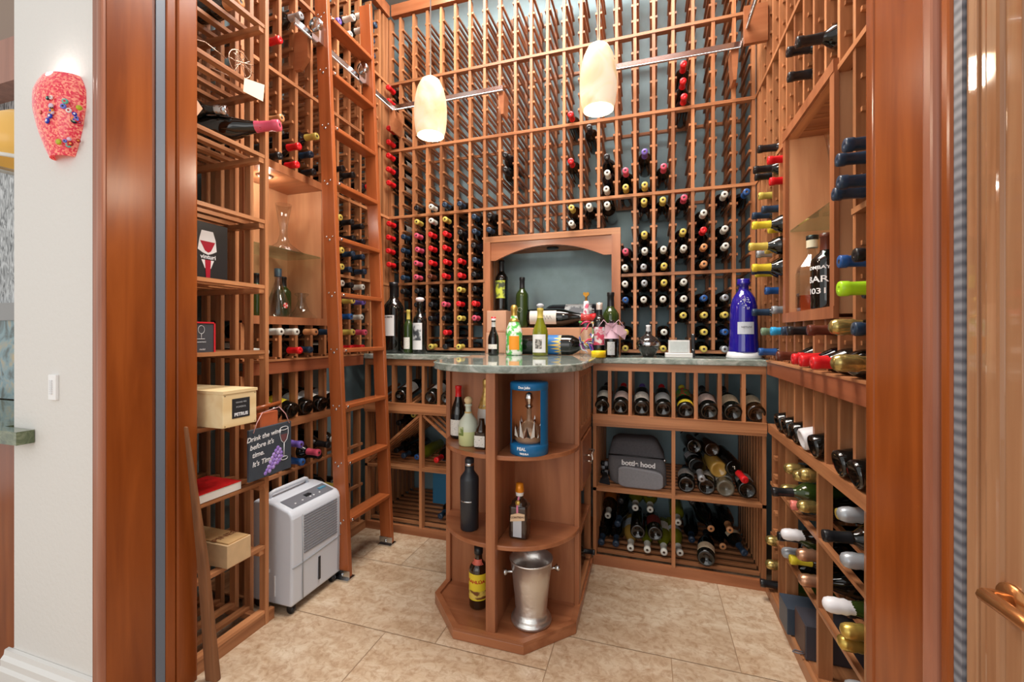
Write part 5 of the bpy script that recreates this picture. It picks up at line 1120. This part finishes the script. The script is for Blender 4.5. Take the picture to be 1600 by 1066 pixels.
# ---------------------------------------------------------------- shelf unit contents
t=thing('wine_crate','pine wooden wine crate with a black printed label jutting from the left shelf unit','crate',(-1.5,1.15,.836))
x1=-1.366
obj('crate_box',MB().box(-1.74,x1,1.085,1.215,.836,.952),pine,t,bevel=.002)
obj('lid',MB().box(-1.742,x1+.003,1.083,1.217,.952,.962),pine,t)
obj('label',MB().box(x1,x1+.0012,1.118,1.186,.864,.932),plain('black_label',(44,46,50),.5),t)
text('label_text','PETRUS',.0155,wt,t,(x1+.0014,1.152,.876),(0,1,0),(0,0,1),bold=.0006)
text('label_text','GRAND VIN',.0075,plain('pale_ink',(170,174,178),.5),t,(x1+.0014,1.152,.918),(0,1,0),(0,0,1))
text('label_text','POMEROL',.0085,plain('pale_ink',(170,174,178),.5),t,(x1+.0014,1.152,.902),(0,1,0),(0,0,1))
g=MB()
for y,z in ((1.092,.842),(1.092,.945),(1.208,.842),(1.208,.945)): g.lathe([(0,.001),(.002,0)],None,6,mtx=Matrix.Translation((x1+.0004,y,z))@Matrix.Rotation(PI/2,4,'Y'))
obj('nails',g,black,t)
t=thing('wine_crate','small plain wooden bottle box on the second lowest shelf of the left unit','crate',(-1.5,1.20,.317))
obj('box_body',MB().box(-1.76,-1.428,1.150,1.246,.318,.400),plain('grey_pine',(206,176,136),.55,noise=.08,nscale=30),t,bevel=.0015)
obj('sliding_lid',MB().box(-1.76,-1.432,1.158,1.238,.400,.405),plain('lid_pine',(196,160,112),.55,noise=.1,nscale=30),t)
text('lettering','PINES',.036,plain('burnt_brand',(120,70,40),.7),t,(-1.50,1.198,.4056),(0,1,0),(-1,0,0),bold=.0006)
# weathered plank
t=thing('wooden_stave','weathered wooden stave leaning beside the left door jamb','plank',(-1.40,1.06,0))
g=MB(); P0=[(-1.418,1.052,.0),(-1.375,1.058,0),(-1.375,1.078,0),(-1.418,1.074,0)]; P1=[(-1.432,.992,.86),(-1.418,.992,.86),(-1.418,1.000,.86),(-1.432,1.000,.86)]; Pm=[(-1.425,1.028,.42),(-1.392,1.032,.42),(-1.392,1.048,.42),(-1.425,1.046,.42)]
g.add(P0+Pm+P1,[(0,3,2,1),(8,9,10,11)]+[(a+i,a+(i+1)%4,a+4+(i+1)%4,a+4+i) for a in (0,4) for i in range(4)]); g.v=[(x+.012,y,z) for x,y,z in g.v]; obj('stave',g,oldw,t,bevel=.004)
# book
t=thing('paperback_book','thick red-covered book lying on the left shelf unit below the slate sign','book',(-1.5,1.2,.577))
obj('pages',MB().box(-1.62,-1.452,1.06,1.225,.578,.607),whitep,t); obj('cover',MB().box(-1.622,-1.450,1.058,1.226,.607,.609),plain('red_cover',(190,30,34),.3,noise=.3,nscale=40),t)
# black boxes with glass pictures
t=thing('aerator_box','black carton picturing a red wine glass on the left shelf unit','carton',(-1.6,1.14,1.352))
kk=plain('carton_black',(34,35,38),.4)
obj('carton',MB().box(-1.66,-1.52,1.070,1.225,1.353,1.560),kk,t)
xf=-1.520
g=MB(); bw=plain('print_white',(230,232,236),.4); rd=plain('print_red',(170,24,50),.35)
g.prism([(1.118,1.50),(1.126,1.53),(1.168,1.53),(1.178,1.50),(1.182,1.46),(1.165,1.45),(1.150,1.444),(1.130,1.45),(1.112,1.46)],xf,xf+.0008,bw,plane='yz')
g.prism([(1.120,1.492),(1.176,1.492),(1.160,1.458),(1.150,1.452),(1.138,1.458)],xf+.0008,xf+.0014,rd,plane='yz')
g.prism([(1.125,1.425),(1.172,1.425),(1.160,1.395),(1.138,1.395)],xf,xf+.0008,bw,plane='yz'); g.prism([(1.138,1.425),(1.160,1.425),(1.156,1.355),(1.142,1.355)],xf+.0008,xf+.0014,rd,plane='yz')
obj('printed_picture',g,None,t); text('lettering','vinturi',.022,wt,t,(xf+.001,1.150,1.436),(0,1,0),(0,0,1),bold=.0004)
g=MB()
for k in range(3): g.prism([(-1.62,1.385+.048*k),(-1.57,1.385+.048*k),(-1.565,1.415+.048*k),(-1.60,1.42+.048*k)],1.0692,1.0700,None,plane='xz')
obj('side_pictures',g,plain('print_brown',(150,110,96),.5),t)
t=thing('glass_set_box','grey carton with red edges and wine glass symbols beside the left door jamb','carton',(-1.55,1.1,1.093))
obj('carton',MB().box(-1.56,-1.462,.99+.03,1.128,1.094,1.196),plain('carton_grey',(70,72,78),.4),t)
g=MB()
for bxx in ((-1.563,-1.459,1.017,1.131,1.194,1.199),(-1.563,-1.459,1.126,1.131,1.0935,1.199)): g.box(*bxx)
obj('red_edges',g,plain('carton_red',(206,40,50),.4),t)
gi=plain('glass_icon',(214,216,220),.4); g=MB()
g.tube([(-1.4612,1.082+.011*math.cos(a*PI/10),1.172+.014*math.sin(a*PI/10)) for a in range(20)],.0009,gi,5,closed=True); g.tube([(-1.4612,1.082,1.158),(-1.4612,1.082,1.140)],.0009,gi,5); g.tube([(-1.4612,1.070,1.140),(-1.4612,1.094,1.140)],.0012,gi,5)
g.tube([(-1.4612,1.056,1.165),(-1.4612,1.056,1.140),(-1.4612,1.070,1.140)],.0009,gi,5)
obj('glass_symbols',g,None,t); text('lettering','riedel',.009,gi,t,(-1.4610,1.085,1.104),(0,1,0),(0,0,1)); text('lettering','ouverture',.008,gi,t,(-1.4610,1.082,1.130),(0,1,0),(0,0,1))
# slate sign
t=thing('slate_sign','slate sign with chalk lettering, wine glass and purple grapes hanging on the shelf unit','sign',(-1.42,1.33,.69))
xs=-1.420
obj('slate',MB().box(xs-.012,xs,1.232,1.430,.600,.795),plain('slate',(62,70,80),.55,noise=.1,nscale=30),t,bevel=.002)
ck=plain('chalk',(232,234,238),.7)
for s_,y,z,sz in (('Drink the wine',1.298,.762,.0255),("before it's",1.287,.730,.0265),('time.',1.270,.698,.0265),("It's Time",1.290,.664,.0265)):
    text('lettering',s_,sz,ck,t,(xs+.0006,y,z),(0,1,.06),(0,-.06,1),shear=.25,bold=.0003)
g=MB(); gx=xs+.0012
def gp(y,z): return (gx,y,z)
g.tube([gp(1.392+.020*math.cos(a*PI/10),.772+.007*math.sin(a*PI/10)) for a in range(20)],.0011,ck,5,closed=True)
g.tube([gp(1.372,.772),gp(1.371,.748),gp(1.378,.724),gp(1.392,.711),gp(1.406,.724),gp(1.413,.748),gp(1.412,.772)],.0011,ck,5); g.tube([gp(1.392,.711),gp(1.391,.655)],.0014,ck,5)
g.tube([gp(1.393+.017*math.cos(a*PI/8),.650+.007*math.sin(a*PI/8)) for a in range(16)],.0010,ck,5,closed=True)
g.prism([(1.375,.748),(1.409,.748),(1.404,.728),(1.392,.715),(1.380,.728)],gx-.0006,gx,plain('chalk_wine',(110,70,74),.6),plane='yz')
obj('chalk_glass',g,None,t)
g=MB(); gr=[plain('grape_a',(150,120,206),.6),plain('grape_b',(176,150,224),.6)]
n=0
for (y,z) in [(1.362,.700),(1.372,.690),(1.352,.690),(1.362,.680),(1.378,.676),(1.342,.678),(1.352,.668),(1.368,.664),(1.380,.660),(1.334,.666),(1.342,.655),(1.356,.653),(1.370,.648),(1.326,.652),(1.334,.642),(1.347,.640),(1.360,.640),(1.318,.636),(1.328,.630),(1.340,.628),(1.310,.624),(1.322,.618),(1.303,.614)]:
    g.lathe([(0,.0022),(.005,.0018),(.0082,0)],gr[n%2],10,mtx=Matrix.Translation((xs+.0006,y,z))@Matrix.Rotation(PI/2,4,'Y')); n+=1
obj('painted_grapes',g,None,t)
obj('hanging_cord',MB().tube([(xs+.002,1.248,.782),(xs+.001,1.262,.815),(xs-.004,1.292,.852)],.0018,None,6).tube([(xs+.002,1.418,.788),(xs,1.40,.83),(xs-.004,1.372,.862)],.0018,None,6).tube([(xs-.004,1.292,.852),(xs-.004,1.372,.862)],.0018,None,6),plain('pink_cord',(206,160,160),.5),t)
t=thing('leather_pouch','small orange-brown leather pouch hanging above the slate sign','pouch',(-1.45,1.33,.80))
obj('pouch',MB().rbox(-1.452,-1.430,1.290,1.374,.775,.850,.006,None,axis=0),plain('tan_leather',(190,100,62),.5,noise=.06,nscale=30),t)
obj('hanging_rod',MB().tube([(-1.440,1.262,.868),(-1.436,1.386,.876)],.008,None,10),lY,t)
# big bottles and wire on upper shelves
b=bottle((-1.77,1.17,1.930),(.385,.155,.045),'P','magnum with bright pink capsule lying on the upper shelf of the left unit','burg',glassdark,None,s=1.42,sxy=1.30,name='wine_bottle',cat='wine bottle')
b=bottle((-1.80,1.085,2.0),(.30,.14,.0),None,'open dark bottle with silver collar lying beside the pink-capped magnum','bord',glassdark,None,s=1.05)
local('silver_collar',MB().lathe([(.0162,.262),(.0185,.266),(.0170,.284),(.0185,.300),(.012,.303),(0,.303)],chrome,14),None,b)
b=bottle((-1.82,1.24,2.428),(1,.05,.02),'O','bottle with a ringed cork-tan end on a high shelf of the left unit','bord',glassdark,None,s=1.1)
t=thing('wire_bottle_holder','tangled twisted wire bottle holder on a high shelf of the left unit','wire holder',(-1.56,1.22,2.129))
g=MB(); cw=plain('copper_wire',(206,176,156),.25,metal=.8)
cy,cz,cxx=1.262,2.20,-1.50
for k in range(9):
    a=PI*k/9; g.tube([(cxx+.02*math.sin(k),cy-.045*math.cos(a)*q/4 ,cz+.045*math.sin(a)*q/4) for q in range(-4,5)],.0016,cw,5)
g.tube([(cxx,cy+.048*math.cos(a*PI/12),cz+.048*math.sin(a*PI/12)) for a in range(24)],.0018,cw,5,closed=True)
g.tube([(cxx-.02,cy-.04,cz),(cxx-.05,cy-.10,cz+.03),(cxx-.08,cy-.16,cz+.02),(cxx-.10,cy-.17,2.140)],.0018,cw,5)
g.tube([(cxx,cy+.02,cz-.045),(cxx-.02,cy-.03,2.140),(cxx-.03,cy-.10,2.135)],.0018,cw,5)
obj('wire',g,None,t)
g=MB(); g.add([(-1.445,1.233,2.120),(-1.445,1.322,2.143),(-1.445,1.315,2.074),(-1.445,1.228,2.067)],[(0,1,2,3)]); g.add([(-1.4455,1.233,2.120),(-1.4455,1.322,2.143),(-1.4455,1.315,2.074),(-1.4455,1.228,2.067)],[(3,2,1,0)])
obj('paper_tag',g,plain('tag_paper',(236,220,196),.6),t,'cream paper tag')
t=thing('paper_tag','tan paper tag on the upper shelf beside the left door jamb','tag',(-1.45,1.05,1.9))
obj('tag',MB().prism([(1.045,1.872),(1.075,1.925),(1.045,1.955),(1.02,1.93)],-1.447,-1.4455,None,plane='yz'),plain('tan_tag',(206,160,130),.6),t)
# lower shelf boxes on right floor
t=thing('gift_carton','blue-grey gift carton on the kick ledge of right base rack, farther of two','carton',(.6,1.86,.05))
obj('carton',MB().box(.490,.70,1.812,1.915,.049,.146),plain('carton_slate',(58,70,84),.4),t,bevel=.002)
t=thing('gift_carton','dark brown and slate gift carton on the right kick ledge, nearer of two','carton',(.62,1.74,.05))
obj('carton',MB().box(.512,.72,1.690,1.805,.049,.165),plain('carton_charcoal',(66,66,74),.4),t,bevel=.002)
obj('side_panel',MB().box(.5108,.512,1.695,1.80,.053,.161),plain('carton_brown',(84,62,56),.5),t)
obj('ribbon_pull',MB().tube([(.511,1.700,.062),(.490,1.692,.066),(.478,1.705,.060),(.488,1.722,.056),(.511,1.715,.058)],.0025,None,6),plain('ribbon_grey',(110,106,112),.5),t)
# ---------------------------------------------------------------- light
l=bpy.data.lights.new('niche_puck_light','POINT'); l.energy=1.6; l.color=(1,.93,.82); l.shadow_soft_size=.02; lo=bpy.data.objects.new('niche_puck_light',l); lo.location=(XL-.10,1.58,1.885); COL.objects.link(lo)
w=bpy.data.worlds.new('daylight'); sc.world=w; w.use_nodes=True
bg=w.node_tree.nodes['Background']; bg.inputs[0].default_value=(1.0,.985,.96,1); bg.inputs[1].default_value=.86
def area(name,loc,rot,sx,sy,e,col=(1,.96,.90)):
    l=bpy.data.lights.new(name,'AREA'); l.shape='RECTANGLE'; l.size=sx; l.size_y=sy; l.energy=e; l.color=col
    o=bpy.data.objects.new(name,l); o.location=loc; o.rotation_euler=rot; COL.objects.link(o); return o
area('overhead_fill',(-.55,1.75,ZC-.03),(0,0,0),1.6,1.0,98)  # added area lamp without a fixture, fills the cellar from above
area('camera_side_fill',(-.8,-3.2,1.9),(math.radians(80),0,0),3.4,2.4,42,(1,.98,.95))  # added fill lamp behind the camera, no window modelled there

import re
for o_ in COL.objects:
    l_=o_.get('label')
    if l_ and o_.get('category'):
        n_=len(re.findall(r"[A-Za-zÀ-ÿ0-9']+",l_))
        if n_>16 or n_<4: print('LABEL',n_,o_.name,l_)
